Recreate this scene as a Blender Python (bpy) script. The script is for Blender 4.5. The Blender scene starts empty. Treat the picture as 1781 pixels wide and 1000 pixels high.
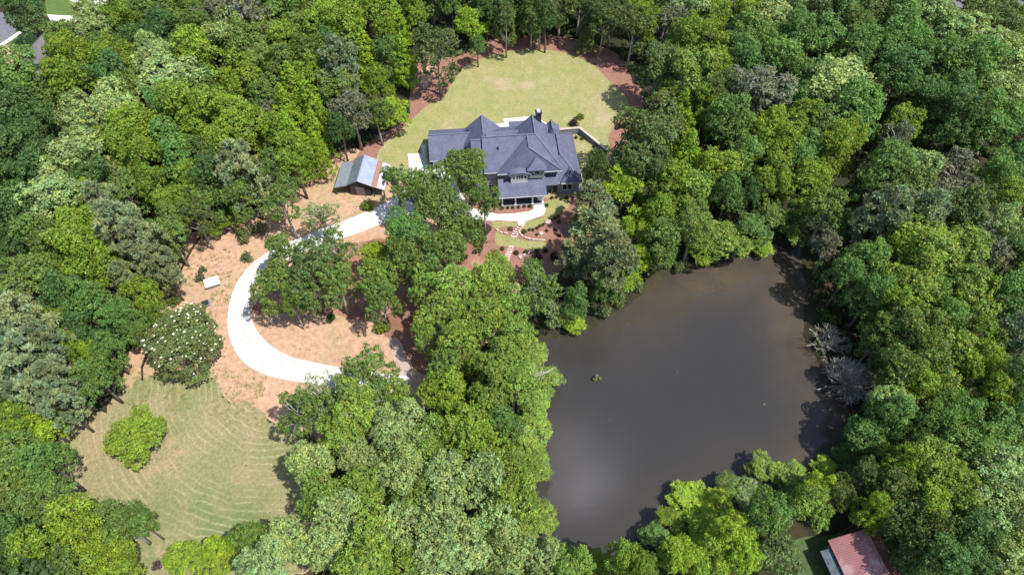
import bpy, bmesh, math, random
import numpy as np
from mathutils import Vector, Matrix, noise
from mathutils.geometry import tessellate_polygon
R = math.radians
sc = bpy.context.scene
col = sc.collection

# ------------------------------------------------------------------ camera
CAM_H, PITCH, FPX = 92.0, R(54), 1186.0
cd = bpy.data.cameras.new('camera'); cam = bpy.data.objects.new('camera', cd); col.objects.link(cam)
cam.location = (0, 0, CAM_H); cam.rotation_euler = (R(90) - PITCH, 0, 0)
cd.sensor_width = 36; cd.lens = 36 * FPX / 1781; cd.clip_start = 0.5; cd.clip_end = 9000
sc.camera = cam
# ------------------------------------------------------------------ world, sun, exposure
SUN_EL, SUN_AZ = R(61), R(120)          # azimuth clockwise from +Y
w = bpy.data.worlds.new("World"); sc.world = w; w.use_nodes = True
nt = w.node_tree; N = nt.nodes; L = nt.links; N.clear()
sky = N.new('ShaderNodeTexSky'); sky.sky_type = 'NISHITA'; sky.sun_disc = False
sky.sun_elevation = SUN_EL; sky.sun_rotation = SUN_AZ
bg = N.new('ShaderNodeBackground'); bg.inputs['Strength'].default_value = 0.14
out = N.new('ShaderNodeOutputWorld')
tc = N.new('ShaderNodeTexCoord')
dp = N.new('ShaderNodeVectorMath'); dp.operation = 'DOT_PRODUCT'
cdv = Vector((.10, .375, .97)).normalized(); dp.inputs[1].default_value = cdv
mr = N.new('ShaderNodeMapRange'); mr.inputs[1].default_value = 0.9962; mr.interpolation_type = 'SMOOTHSTEP'; mr.inputs[2].default_value = 1.0
nz = N.new('ShaderNodeTexNoise'); nz.inputs['Scale'].default_value = 16; nz.inputs['Detail'].default_value = 5
mu = N.new('ShaderNodeMath'); mu.operation = 'MULTIPLY'; mr.inputs[4].default_value = .85
nz2 = N.new('ShaderNodeTexNoise'); nz2.inputs['Scale'].default_value = 3.2; nz2.inputs['Detail'].default_value = 5
mr2 = N.new('ShaderNodeMapRange'); mr2.inputs[1].default_value = .55; mr2.inputs[2].default_value = .75; mr2.inputs[4].default_value = .015
ad = N.new('ShaderNodeMath'); ad.operation = 'ADD'; ad.use_clamp = True
mx = N.new('ShaderNodeMixRGB'); mx.inputs['Color2'].default_value = (42, 41, 45, 1)
L.new(tc.outputs['Generated'], dp.inputs[0]); L.new(dp.outputs['Value'], mr.inputs[0])
L.new(tc.outputs['Generated'], nz.inputs['Vector']); L.new(tc.outputs['Generated'], nz2.inputs['Vector'])
L.new(mr.outputs[0], mu.inputs[0]); mr3 = N.new('ShaderNodeMapRange'); mr3.inputs[1].default_value = .38; mr3.inputs[2].default_value = .66; mr3.inputs[3].default_value = .12; L.new(nz.outputs[0], mr3.inputs[0]); L.new(mr3.outputs[0], mu.inputs[1])
L.new(nz2.outputs[0], mr2.inputs[0]); L.new(mu.outputs[0], ad.inputs[0]); L.new(mr2.outputs[0], ad.inputs[1])
L.new(ad.outputs[0], mx.inputs['Fac']); L.new(sky.outputs[0], mx.inputs['Color1'])
L.new(mx.outputs[0], bg.inputs['Color']); L.new(bg.outputs[0], out.inputs[0])
sd = bpy.data.lights.new('sun', 'SUN'); sd.energy = 4.45; sd.angle = R(0.55); sd.color = (1.0, .955, .89)
sun = bpy.data.objects.new('sun', sd); col.objects.link(sun)
to_sun = Vector((math.sin(SUN_AZ) * math.cos(SUN_EL), math.cos(SUN_AZ) * math.cos(SUN_EL), math.sin(SUN_EL)))
sun.rotation_euler = to_sun.to_track_quat('Z', 'Y').to_euler(); sun.location = to_sun * 300
vs = sc.view_settings; vs.view_transform = 'Standard'; vs.look = 'None'; vs.gamma = 1; vs.exposure = 0.62

# ------------------------------------------------------------------ pixel -> ground helper (positions read off the photograph)
SP, CP = math.sin(PITCH), math.cos(PITCH)
def G(px, py, z=0.0):
    u = (px - 890.5) / FPX; v = (py - 500) / FPX
    t = (CAM_H - z) / (SP + v * CP)
    return (u * t, (CP - v * SP) * t)
def depth_at(py, z=0.0):
    return (CAM_H - z) / (SP + (py - 500) / FPX * CP)
def W(pts, z=0.0): return [G(x, y, z) for x, y in pts]

# ------------------------------------------------------------------ helpers
def tag(o, label=None, cat=None, group=None, kind=None):
    if label: o['label'] = label
    if cat: o['category'] = cat
    if group: o['group'] = group
    if kind: o['kind'] = kind
    return o
def empty(name, loc, rz=0.0):
    o = bpy.data.objects.new(name, None); col.objects.link(o); o.location = loc; o.rotation_euler = (0, 0, rz)
    o.empty_display_size = .3
    return o
class MB:
    def __init__(s): s.v = []; s.f = []
    def add(s, vs_, fs):
        b = len(s.v); s.v += [tuple(p) for p in vs_]; s.f += [tuple(i + b for i in f) for f in fs]; return s
    def box(s, x0, y0, z0, x1, y1, z1):
        return s.add([(x0,y0,z0),(x1,y0,z0),(x1,y1,z0),(x0,y1,z0),(x0,y0,z1),(x1,y0,z1),(x1,y1,z1),(x0,y1,z1)],
                     [(0,3,2,1),(4,5,6,7),(0,1,5,4),(1,2,6,5),(2,3,7,6),(3,0,4,7)])
    def bar(s, a, b, w_, h_):
        a = Vector(a); b = Vector(b); d = (b - a).normalized()
        up = Vector((0,0,1)) if abs(d.z) < .95 else Vector((1,0,0))
        sx = d.cross(up).normalized() * w_ / 2; sy = sx.cross(d).normalized() * h_ / 2
        P = [a-sx-sy, a+sx-sy, a+sx+sy, a-sx+sy, b-sx-sy, b+sx-sy, b+sx+sy, b-sx+sy]
        return s.add(P, [(0,3,2,1),(4,5,6,7),(0,1,5,4),(1,2,6,5),(2,3,7,6),(3,0,4,7)])
    def tube(s, pts, rad, n=6):
        pts = [Vector(p) for p in pts]; b = len(s.v); vv = []; ff = []
        for i, p in enumerate(pts):
            d = (pts[min(i+1, len(pts)-1)] - pts[max(i-1, 0)]).normalized()
            a = d.cross(Vector((0.3, 0.9, 0.2))).normalized(); c = d.cross(a)
            for k in range(n):
                t = 2*math.pi*k/n; vv.append(p + (a*math.cos(t) + c*math.sin(t)) * rad[i])
            if i:
                for k in range(n):
                    ff.append(((i-1)*n+k, (i-1)*n+(k+1) % n, i*n+(k+1) % n, i*n+k))
        ff.append(tuple(range(n-1, -1, -1))); ff.append(tuple((len(pts)-1)*n+k for k in range(n)))
        return s.add(vv, ff)
    def build(s, name, m, parent=None, smooth=False):
        me = bpy.data.meshes.new(name); me.from_pydata(s.v, [], s.f); me.update()
        if smooth:
            me.polygons.foreach_set('use_smooth', [True]*len(me.polygons))
        me.materials.append(m)
        o = bpy.data.objects.new(name, me); col.objects.link(o)
        if parent: o.parent = parent
        return o

# ------------------------------------------------------------------ materials
def mat(name):
    m = bpy.data.materials.new(name); m.use_nodes = True
    n = m.node_tree.nodes; l = m.node_tree.links
    return m, n, l, n['Principled BSDF']
def nmix(n, l, fac, a, b):
    x = n.new('ShaderNodeMixRGB')
    for k, s_ in (('Fac', fac), ('Color1', a), ('Color2', b)):
        if isinstance(s_, (int, float)): x.inputs[k].default_value = s_
        elif isinstance(s_, tuple): x.inputs[k].default_value = (*s_[:3], 1)
        else: l.new(s_, x.inputs[k])
    return x.outputs[0]
def nnoise(n, l, scale, lo, hi, detail=5, rough=.6, vec=None, o0=0., o1=1.):
    t = n.new('ShaderNodeTexNoise'); t.inputs['Scale'].default_value = scale; t.inputs['Detail'].default_value = detail
    t.inputs['Roughness'].default_value = rough
    if vec is None:
        c = n.new('ShaderNodeTexCoord'); vec = c.outputs['Object']
    l.new(vec, t.inputs['Vector'])
    r = n.new('ShaderNodeMapRange'); r.inputs[1].default_value = lo; r.inputs[2].default_value = hi
    r.inputs[3].default_value = o0; r.inputs[4].default_value = o1
    l.new(t.outputs[0], r.inputs[0]); return r.outputs[0]
def bump(n, l, b, h, strength, dist):
    u = n.new('ShaderNodeBump'); u.inputs['Strength'].default_value = strength; u.inputs['Distance'].default_value = dist
    l.new(h, u.inputs['Height']); l.new(u.outputs[0], b.inputs['Normal'])
def noisy(name, c1, c2, scale=1.0, c3=None, s3=.12, rough=.9, bmp=.3, fine=None, spec=.2, lo=.35, hi=.65):
    m, n, l, b = mat(name)
    f = nnoise(n, l, scale, lo, hi)
    c = nmix(n, l, f, c1, c2)
    if c3: c = nmix(n, l, nnoise(n, l, s3, .5, .66, 6, .65), c, c3)
    if fine:
        f2 = nnoise(n, l, fine, .3, .7, 3, .6, None, .78, 1.2)
        q = n.new('ShaderNodeMixRGB'); q.blend_type = 'MULTIPLY'; q.inputs['Fac'].default_value = 1
        l.new(c, q.inputs['Color1']); l.new(f2, q.inputs['Color2']); c = q.outputs[0]
    l.new(c, b.inputs['Base Color']); b.inputs['Roughness'].default_value = rough
    b.inputs['Specular IOR Level'].default_value = spec
    if bmp: bump(n, l, b, nnoise(n, l, (fine or scale*4), .2, .8), bmp, .15)
    return m
def plain(name, c, rough=.6, spec=.3, metal=0, var=.12, scale=1.5):
    c2 = tuple(min(1, x*(1+var)) for x in c); c1 = tuple(x*(1-var) for x in c)
    m = noisy(name, c1, c2, scale, rough=rough, bmp=0, spec=spec); m.node_tree.nodes['Principled BSDF'].inputs['Metallic'].default_value = metal
    return m
M = {}
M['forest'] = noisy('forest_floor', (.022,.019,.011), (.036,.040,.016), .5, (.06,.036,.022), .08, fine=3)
M['soil'] = noisy('soil', (.445,.285,.190), (.385,.24,.155), .16, (.30,.26,.13), .075, fine=1.2, lo=.3, hi=.7)
M['redsoil'] = noisy('red_soil', (.27,.135,.095), (.19,.090,.062), .5, (.38,.23,.15), .1, fine=3)
M['mulch'] = noisy('mulch', (.285,.150,.112), (.22,.112,.084), .8, None, fine=4)
M['lawn'] = noisy('lawn', (.265,.26,.112), (.31,.28,.142), .35, (.215,.235,.09), .16, fine=2.5)
M['greenlawn'] = noisy('green_lawn', (.07,.12,.03), (.10,.15,.04), .35, fine=2.5)
M['concrete'] = noisy('concrete', (.62,.60,.57), (.56,.545,.52), .5, None, rough=.85, bmp=.05, fine=3)
M['drive'] = noisy('drive_concrete', (.56,.545,.52), (.50,.485,.46), .35, (.44,.40,.36), .5, rough=.85, bmp=.05, fine=2.5)
M['path'] = noisy('gravel', (.42,.33,.28), (.36,.28,.24), .6, rough=.9, fine=5)
M['asphalt'] = noisy('asphalt', (.13,.125,.145), (.16,.155,.175), .6, rough=.9, bmp=.05, fine=5)
M['stone'] = noisy('stone', (.42,.30,.26), (.52,.42,.37), 2.0, rough=.85)
M['wall'] = noisy('siding', (.22,.245,.265), (.25,.275,.295), 1.0, rough=.7, bmp=0)
M['white'] = plain('white_trim', (.72,.72,.72), .5)
M['pale'] = plain('pale_siding', (.55,.54,.56), .6)
M['glass'], _n, _l, _b = mat('glass_pane'); _b.inputs['Base Color'].default_value = (.02,.025,.035,1); _b.inputs['Roughness'].default_value = .08
M['porch'] = plain('porch_floor', (.10,.115,.15), .7)
M['black'] = plain('black_metal', (.03,.03,.035), .5)
M['wood'] = plain('weathered_wood', (.060,.045,.042), .85, var=.35, scale=4)
M['fabric'] = plain('silt_fabric', (.05,.03,.022), .8)
M['blockwall'] = noisy('block_wall', (.16,.165,.18), (.22,.22,.23), 1.8, rough=.85)
M['cap'] = plain('cap_stone', (.46,.36,.32), .8)
M['bark'] = noisy('bark', (.10,.075,.055), (.17,.14,.115), 2.5, rough=.95, bmp=0)
M['palebark'] = noisy('pale_bark', (.26,.24,.21), (.36,.34,.31), 2.5, rough=.95, bmp=0)
M['deadbark'] = noisy('dead_bark', (.30,.275,.24), (.42,.385,.34), 1.5, rough=.95, bmp=0)
M['flower'] = plain('flower', (.70,.68,.55), .6)
def lawnmat():
    m, n, l, b = mat('lawn')
    tcx = n.new('ShaderNodeTexCoord'); mp = n.new('ShaderNodeMapping'); mp.inputs['Scale'].default_value = (1, .35, 1); mp.inputs['Rotation'].default_value = (0, 0, .2); l.new(tcx.outputs['Object'], mp.inputs['Vector'])
    c = nmix(n, l, nnoise(n, l, .30, .36, .64, 5, .6), (.235,.240,.090), (.300,.265,.122))
    c = nmix(n, l, nnoise(n, l, .85, .50, .68, 5, .7, mp.outputs[0]), c, (.205,.230,.085))
    c = nmix(n, l, nnoise(n, l, .13, .54, .70, 5, .6), c, (.36,.285,.18))
    f2 = nnoise(n, l, 2.4, .3, .7, 4, .7, None, .82, 1.15)
    q = n.new('ShaderNodeMixRGB'); q.blend_type = 'MULTIPLY'; q.inputs['Fac'].default_value = 1
    l.new(c, q.inputs['Color1']); l.new(f2, q.inputs['Color2']); l.new(q.outputs[0], b.inputs['Base Color'])
    b.inputs['Roughness'].default_value = .95; b.inputs['Specular IOR Level'].default_value = .1; bump(n, l, b, nnoise(n, l, 3, .2, .8), .4, .15); return m
M['lawn'] = lawnmat()
# shingle roof
def shingle(name, a, b_, rows=3.2):
    m, n, l, b = mat(name)
    c = nmix(n, l, nnoise(n, l, .7, .35, .65), a, b_)
    f2 = nnoise(n, l, 5, .3, .7, 3, .7, None, .80, 1.18)
    q = n.new('ShaderNodeMixRGB'); q.blend_type = 'MULTIPLY'; q.inputs['Fac'].default_value = 1
    l.new(c, q.inputs['Color1']); l.new(f2, q.inputs['Color2'])
    tcx = n.new('ShaderNodeTexCoord'); sp = n.new('ShaderNodeSeparateXYZ'); l.new(tcx.outputs['Object'], sp.inputs[0])
    m1 = n.new('ShaderNodeMath'); m1.operation = 'MULTIPLY'; m1.inputs[1].default_value = rows; l.new(sp.outputs['Z'], m1.inputs[0])
    m2 = n.new('ShaderNodeMath'); m2.operation = 'FRACT'; l.new(m1.outputs[0], m2.inputs[0])
    l.new(q.outputs[0], b.inputs['Base Color']); b.inputs['Roughness'].default_value = .8; b.inputs['Specular IOR Level'].default_value = .3
    bump(n, l, b, m2.outputs[0], .35, .06)
    return m
M['roof'] = shingle('slate_shingle', (.088,.094,.148), (.122,.127,.190))
M['roofcap'] = plain('ridge_shingle', (.118,.123,.180), .8)
M['gutter'] = plain('gutter_paint', (.42,.42,.45), .6)
M['brownroof'] = shingle('brown_shingle', (.13,.115,.115), (.17,.15,.15))
# metal sheets: corrugation runs down the slope (object Y is the ridge)
def tin(name, a, b_, rust, lo, hi, rough=.45):
    m, n, l, b = mat(name)
    c = nmix(n, l, nnoise(n, l, .8, .35, .65), a, b_)
    c = nmix(n, l, nnoise(n, l, .45, lo, hi, 6, .7), c, rust)
    l.new(c, b.inputs['Base Color']); b.inputs['Roughness'].default_value = rough; b.inputs['Metallic'].default_value = .25
    tcx = n.new('ShaderNodeTexCoord'); wv = n.new('ShaderNodeTexWave'); wv.bands_direction = 'Y'; wv.inputs['Scale'].default_value = 1.1
    l.new(tcx.outputs['Object'], wv.inputs['Vector']); bump(n, l, b, wv.outputs['Fac'], .25, .04)
    return m
M['tin_dark'] = tin('tin_grey', (.13,.17,.19), (.19,.235,.255), (.22,.12,.09), .60, .75)
M['tin_light'] = tin('tin_bright', (.27,.31,.43), (.36,.40,.52), (.4,.3,.28), .68, .85)
M['tin_rust'] = tin('tin_rusty', (.30,.17,.12), (.36,.21,.15), (.55,.50,.52), .60, .7)
M['tin_mix'] = tin('tin_patchy', (.56,.52,.57), (.46,.42,.47), (.27,.14,.10), .58, .68)
M['tin_leanto'] = tin('tin_leanto', (.24,.29,.33), (.30,.34,.38), (.26,.13,.11), .56, .66)
M['tin_red'] = tin('tin_red', (.31,.135,.13), (.23,.10,.10), (.40,.27,.26), .52, .68)
M['tin_wall'] = tin('tin_wall', (.20,.24,.27), (.15,.18,.21), (.12,.09,.08), .6, .75)
# meadow with mown arcs
def meadow():
    m, n, l, b = mat('meadow')
    tcx = n.new('ShaderNodeTexCoord')
    cx, cy = G(500, 640)
    mp = n.new('ShaderNodeMapping'); mp.inputs['Location'].default_value = (-cx, -cy, 0); l.new(tcx.outputs['Object'], mp.inputs['Vector'])
    wv = n.new('ShaderNodeTexWave'); wv.wave_type = 'RINGS'; wv.rings_direction = 'Z'; wv.inputs['Scale'].default_value = .32
    wv.inputs['Distortion'].default_value = 7.5; wv.inputs['Detail'].default_value = 3; wv.inputs['Detail Scale'].default_value = .5; wv.inputs['Detail Roughness'].default_value = .6
    l.new(mp.outputs[0], wv.inputs['Vector'])
    base = nmix(n, l, nnoise(n, l, .11, .38, .62, 6, .65), (.185,.195,.080), (.285,.225,.135))
    base = nmix(n, l, nnoise(n, l, .06, .52, .66, 5, .6), base, (.140,.180,.068))
    base = nmix(n, l, nnoise(n, l, .09, .60, .72, 6, .7), base, (.40,.265,.18))
    r = n.new('ShaderNodeMapRange'); r.inputs[1].default_value = .68; r.inputs[2].default_value = 1; r.inputs[4].default_value = .42; l.new(wv.outputs['Fac'], r.inputs[0])
    g = n.new('ShaderNodeMath'); g.operation = 'MULTIPLY'; l.new(r.outputs[0], g.inputs[0]); l.new(nnoise(n, l, .16, .38, .62), g.inputs[1])
    c = nmix(n, l, g.outputs[0], base, (.41,.365,.215))
    f2 = nnoise(n, l, 2.2, .3, .7, 4, .7, None, .76, 1.22)
    q = n.new('ShaderNodeMixRGB'); q.blend_type = 'MULTIPLY'; q.inputs['Fac'].default_value = 1
    l.new(c, q.inputs['Color1']); l.new(f2, q.inputs['Color2']); l.new(q.outputs[0], b.inputs['Base Color'])
    b.inputs['Roughness'].default_value = .95; b.inputs['Specular IOR Level'].default_value = .1
    bump(n, l, b, nnoise(n, l, 3, .2, .8), .5, .2)
    return m
M['meadow'] = meadow()
# leaves: tint from the object's own colour, per-leaf variation from the mesh
def leafmat(name, transl=.28, rough=.55):
    m, n, l, b = mat(name)
    oi = n.new('ShaderNodeObjectInfo'); at = n.new('ShaderNodeAttribute'); at.attribute_name = 'tint'
    q = n.new('ShaderNodeMixRGB'); q.blend_type = 'MULTIPLY'; q.inputs['Fac'].default_value = 1
    l.new(oi.outputs['Color'], q.inputs['Color1']); l.new(at.outputs['Color'], q.inputs['Color2'])
    l.new(q.outputs[0], b.inputs['Base Color']); b.inputs['Roughness'].default_value = rough; b.inputs['Specular IOR Level'].default_value = .35
    tr = n.new('ShaderNodeBsdfTranslucent')
    hs = n.new('ShaderNodeMixRGB'); hs.blend_type = 'MULTIPLY'; hs.inputs['Fac'].default_value = 1; hs.inputs['Color2'].default_value = (1.25, 1.35, .6, 1)
    l.new(q.outputs[0], hs.inputs['Color1']); l.new(hs.outputs[0], tr.inputs['Color'])
    ms = n.new('ShaderNodeMixShader'); ms.inputs[0].default_value = transl
    l.new(b.outputs[0], ms.inputs[1]); l.new(tr.outputs[0], ms.inputs[2]); l.new(ms.outputs[0], n['Material Output'].inputs['Surface'])
    return m
M['leaf'] = leafmat('leaves', .34); M['needle'] = leafmat('needles', .12, .6)

# ------------------------------------------------------------------ outlines
def catmull(pts, step=.7, closed=True):
    o = []; n = len(pts)
    for i in range(n if closed else n-1):
        p0, p1, p2, p3 = [Vector(pts[(i+k) % n] if closed else pts[min(max(i+k, 0), n-1)]) for k in (-1, 0, 1, 2)]
        m_ = max(1, int((p2-p1).length/step))
        for k in range(m_):
            t = k/m_
            o.append(0.5*((2*p1) + (-p0+p2)*t + (2*p0-5*p1+4*p2-p3)*t*t + (-p0+3*p1-3*p2+p3)*t**3))
    if not closed: o.append(Vector(pts[-1]))
    return o
def rough_edge(pts, amp, seed=0):
    o = []; n = len(pts)
    for i, p in enumerate(pts):
        d = (pts[(i+1) % n] - pts[i-1]); nn = Vector((-d.y, d.x)).normalized()
        k = noise.noise(Vector((p.x*.45, p.y*.45, seed))) + .6*noise.noise(Vector((p.x*1.7, p.y*1.7, seed+5))) + .35*noise.noise(Vector((p.x*4.5, p.y*4.5, seed+9)))
        o.append(p + nn*k*amp)
    return o
def sheet(name, pts, z, m, smooth=True, amp=0., thick=0., step=.7, label=None):
    P = [Vector(p) for p in pts]
    if smooth: P = catmull(P, step)
    elif amp: P = catmull(P, step)
    if amp: P = rough_edge(P, amp, z*100)
    tri = tessellate_polygon([[Vector((p.x, p.y, 0)) for p in P]])
    n = len(P); mb = MB(); V = [(p.x, p.y, z) for p in P]; F = []
    for t in tri:
        a, b, c = [P[i] for i in t]
        F.append(tuple(t) if (b-a).cross(c-a) > 0 else tuple(reversed(t)))
    if thick:
        V += [(p.x, p.y, z-thick) for p in P]
        for i in range(n): F.append((i, i+n, (i+1) % n + n, (i+1) % n))
    mb.add(V, F); o = mb.build(name, m); o['kind'] = 'structure'
    return o
def inside(poly, x, y):
    c = False; n = len(poly); j = n-1
    for i in range(n):
        xi, yi = poly[i][0], poly[i][1]; xj, yj = poly[j][0], poly[j][1]
        if (yi > y) != (yj > y) and x < (xj-xi)*(y-yi)/(yj-yi)+xi: c = not c
        j = i
    return c
def inside_np(poly, X, Y):
    c = np.zeros(X.shape, bool); n = len(poly); j = n-1
    for i in range(n):
        xi, yi = poly[i]; xj, yj = poly[j]
        if yi != yj: c ^= ((yi > Y) != (yj > Y)) & (X < (xj-xi)*(Y-yi)/(yj-yi)+xi)
        j = i
    return c
def dist_np(poly, X, Y):
    D = np.full(X.shape, 1e9); n = len(poly)
    for i in range(n):
        ax, ay = poly[i]; bx, by = poly[(i+1) % n]; dx, dy = bx-ax, by-ay; q = dx*dx+dy*dy+1e-9
        t = np.clip(((X-ax)*dx+(Y-ay)*dy)/q, 0, 1); D = np.minimum(D, np.hypot(X-ax-t*dx, Y-ay-t*dy))
    return D
POND = [(p.x, p.y) for p in rough_edge(catmull([Vector(q) for q in W([(930,590),(985,575),(1030,560),(1075,525),(1120,495),(1170,466),(1240,452),(1300,430),
    (1345,405),(1385,402),(1405,440),(1412,500),(1408,560),(1425,610),(1455,655),(1480,690),(1495,735),(1480,790),(1440,850),(1390,880),(1320,895),(1250,925),(1180,955),(1110,985),
    (1030,1010),(960,1000),(915,960),(905,900),(915,830),(918,760),(905,690),(915,630)])], 2.0), .8, 3)]

# ------------------------------------------------------------------ ground: one sheet to the horizon, with the pond basin in it
def axis(lo, hi, step, far):
    a = list(np.arange(lo, hi+.01, step)); return [lo-f for f in reversed(far)] + a + [hi+f for f in far]
xs = np.array(axis(-112, 112, 1.15, [8, 30, 90, 250, 700, 2500, 6000])); ys = np.array(axis(8, 170, 1.15, [8, 30, 90, 250, 700, 2500, 6000]))
X, Y = np.meshgrid(xs, ys)
ins = inside_np(POND, X, Y); D = dist_np(POND, X, Y)
t_ = np.clip(D/3.5, 0, 1); Z = np.where(ins, -1.7*t_*t_*(3-2*t_), 0.0)
def grid_mesh(name, X, Y, Z, m, keep=None):
    ny, nx = X.shape; me = bpy.data.meshes.new(name)
    idx = np.arange(nx*ny).reshape(ny, nx)
    q = np.stack([idx[:-1,:-1], idx[:-1,1:], idx[1:,1:], idx[1:,:-1]], -1).reshape(-1, 4)
    if keep is not None: q = q[keep.reshape(-1)]
    co = np.stack([X, Y, Z], -1).reshape(-1, 3)
    used, inv = np.unique(q, return_inverse=True); co = co[used]; q = inv.reshape(-1, 4)
    me.vertices.add(len(co)); me.vertices.foreach_set('co', co.astype(np.float32).ravel())
    me.loops.add(len(q)*4); me.loops.foreach_set('vertex_index', q.astype(np.int32).ravel())
    me.polygons.add(len(q)); me.polygons.foreach_set('loop_start', np.arange(0, len(q)*4, 4, dtype=np.int32))
    me.update(calc_edges=True); me.polygons.foreach_set('use_smooth', [True]*len(q)); me.materials.append(m)
    o = bpy.data.objects.new(name, me); col.objects.link(o); return o, used
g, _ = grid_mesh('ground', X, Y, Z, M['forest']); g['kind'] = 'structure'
# water
px0, px1 = min(p[0] for p in POND)-1, max(p[0] for p in POND)+1; py0, py1 = min(p[1] for p in POND)-1, max(p[1] for p in POND)+1
wx, wy = np.meshgrid(np.arange(px0, px1, .8), np.arange(py0, py1, .8))
wi = inside_np(POND, wx, wy); wd = dist_np(POND, wx, wy)
m, n, l, b = mat('pond_water')
at = n.new('ShaderNodeAttribute'); at.attribute_name = 'silt'
nn = nnoise(n, l, .07, .3, .7, 4, .6)
mm = n.new('ShaderNodeMath'); mm.operation = 'MULTIPLY'; l.new(at.outputs['Fac'], mm.inputs[0]); l.new(nn, mm.inputs[1])
c = nmix(n, l, mm.outputs[0], (.034,.0325,.031), (.078,.060,.040))
l.new(c, b.inputs['Base Color']); b.inputs['Roughness'].default_value = .10; b.inputs['IOR'].default_value = 1.33
bump(n, l, b, nnoise(n, l, 1.2, .2, .8, 3, .5), .03, .05)
M['water'] = m
keep = (wi[:-1,:-1] | wi[1:,1:] | wi[1:,:-1] | wi[:-1,1:])
wo, used = grid_mesh('pond_water', wx, wy, wx*0-.35, m, keep); wo['kind'] = 'structure'
# silty shallows: top and right banks
sil = np.exp(-((wd-1)/7.0)**2) * np.clip((wx-8)/25, .25, 1) * 1.5
sil = np.clip(sil, 0, 1).reshape(-1)[used]
a = wo.data.attributes.new('silt', 'FLOAT', 'POINT'); a.data.foreach_set('value', sil.astype(np.float32))

# ------------------------------------------------------------------ clearings, lawns, paving
soil_px = [(540,285),(590,262),(650,262),(690,290),(705,320),(770,400),(860,470),(905,500),(880,560),(790,650),(740,710),(640,770),(520,760),(440,712),(395,695),(350,660),(262,700),(215,690),(215,640),(240,585),(262,540),(290,500),(300,460),(318,415),(350,398),(400,372),(450,368),(500,320)]
soil_w = W(soil_px); sheet('bare_soil', soil_w, .004, M['soil'], amp=.5)
red_px = [(600,430),(660,415),(740,420),(830,430),(880,480),(850,560),(780,650),(735,650),(690,600),(655,575),(640,560),(560,548),(500,545),(445,545),(450,520),(520,470)]
sheet('red_soil', W(red_px), .008, M['redsoil'], amp=.5)
meadow_px = [(262,650),(330,645),(372,655),(395,690),(440,712),(500,735),(560,800),(560,900),(520,1000),(400,1040),(250,1030),(180,960),(110,890),(92,790),(120,735),(185,715),(215,690)]
meadow_w = W(meadow_px); sheet('meadow', meadow_w, .012, M['meadow'], amp=1.5, step=.35)
mulch_px = [(620,285),(650,240),(690,220),(712,200),(712,165),(725,120),(735,98),(790,100),(820,82),(842,72),(900,64),(960,62),(1010,70),(1050,82),(1085,105),(1110,140),(1120,180),(1110,230),(1090,270),(1060,330),(1040,380),(1010,440),(960,480),(900,490),(845,460),(840,420),(850,390),(760,380),(700,330)]
mulch_w = W(mulch_px); sheet('mulch_bed', mulch_w, .016, M['mulch'], amp=.25)
lawn_px = [(655,278),(668,250),(700,225),(722,203),(745,183),(770,172),(783,150),(795,130),(815,112),(850,98),(890,89),(925,86),(965,89),(1000,98),(1035,116),(1058,140),(1080,160),(1094,180),(1090,198),(1070,215),(1058,240),(1062,262),(1052,290),(1030,322),(1000,338),(960,345),(800,350),(740,318),(700,320),(670,300)]
lawn_w = W(lawn_px); sheet('lawn', lawn_w, .024, M['lawn'], amp=.06)
sheet('front_lawn', W([(946,352),(990,344),(988,362),(972,372),(955,385),(940,394),(920,397),(911,402),(911,390),(925,383),(945,376)]), .024, M['lawn'], amp=.05, step=.4)
sheet('front_lawn', W([(864,402),(878,409),(895,413),(915,419),(945,421),(953,427),(940,434),(915,433),(893,429),(864,425)]), .024, M['lawn'], amp=.05, step=.4)
sheet('front_lawn', W([(858,386),(897,387),(898,394),(880,394),(862,398)]), .024, M['lawn'], amp=.05, step=.4)
# bed under the porch shrubs
drive_px_o = [(709,268),(711,300),(703,328),(672,352),(622,375),(580,391),(540,406),(490,427),(455,446),(425,473),(405,508),(396,550),(400,590),(422,628),(458,650),(500,661),(545,668),(600,679),(650,689),(705,695)]
drive_px_i = [(712,655),(655,647),(600,640),(555,632),(512,622),(477,605),(452,582),(437,553),(435,520),(449,485),(482,460),(522,441),(572,421),(622,406),(662,390),(700,376),(745,372),(800,380),(860,385),(870,374),(820,362),(800,335),(794,300),(776,290),(749,294),(742,275),(740,252),(732,253),(734,267)]
DRIVE = W(drive_px_o) + W(drive_px_i)
sheet('driveway', [*[tuple(p) for p in catmull([Vector(q) for q in W(drive_px_o)], .8, False)], *[tuple(p) for p in catmull([Vector(q) for q in W(drive_px_i[:19])], .8, False)], *W(drive_px_i[19:])], .06, M['drive'], smooth=False, thick=.1)
sheet('front_walk', [*W([(860,383),(868,373),(895,371.5),(921,368),(928,364),(928,356.5),(946,353.5),(949,366),(945,375),(926,381),(914,386),(911,393),(902,392),(899,385),(880,384.5)])], .066, M['concrete'], smooth=False, thick=.09)
sheet('gravel_path', W([(676,590),(694,590),(706,620),(720,660),(728,700),(700,700),(694,650),(682,615)]), .020, M['path'], amp=.2, step=.5)
sheet('patio', W([(862,222),(862,216.5),(877,214.5),(876,207.5),(924,203),(932,203),(960,222)]), .07, M['concrete'], smooth=False, thick=.1)
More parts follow.
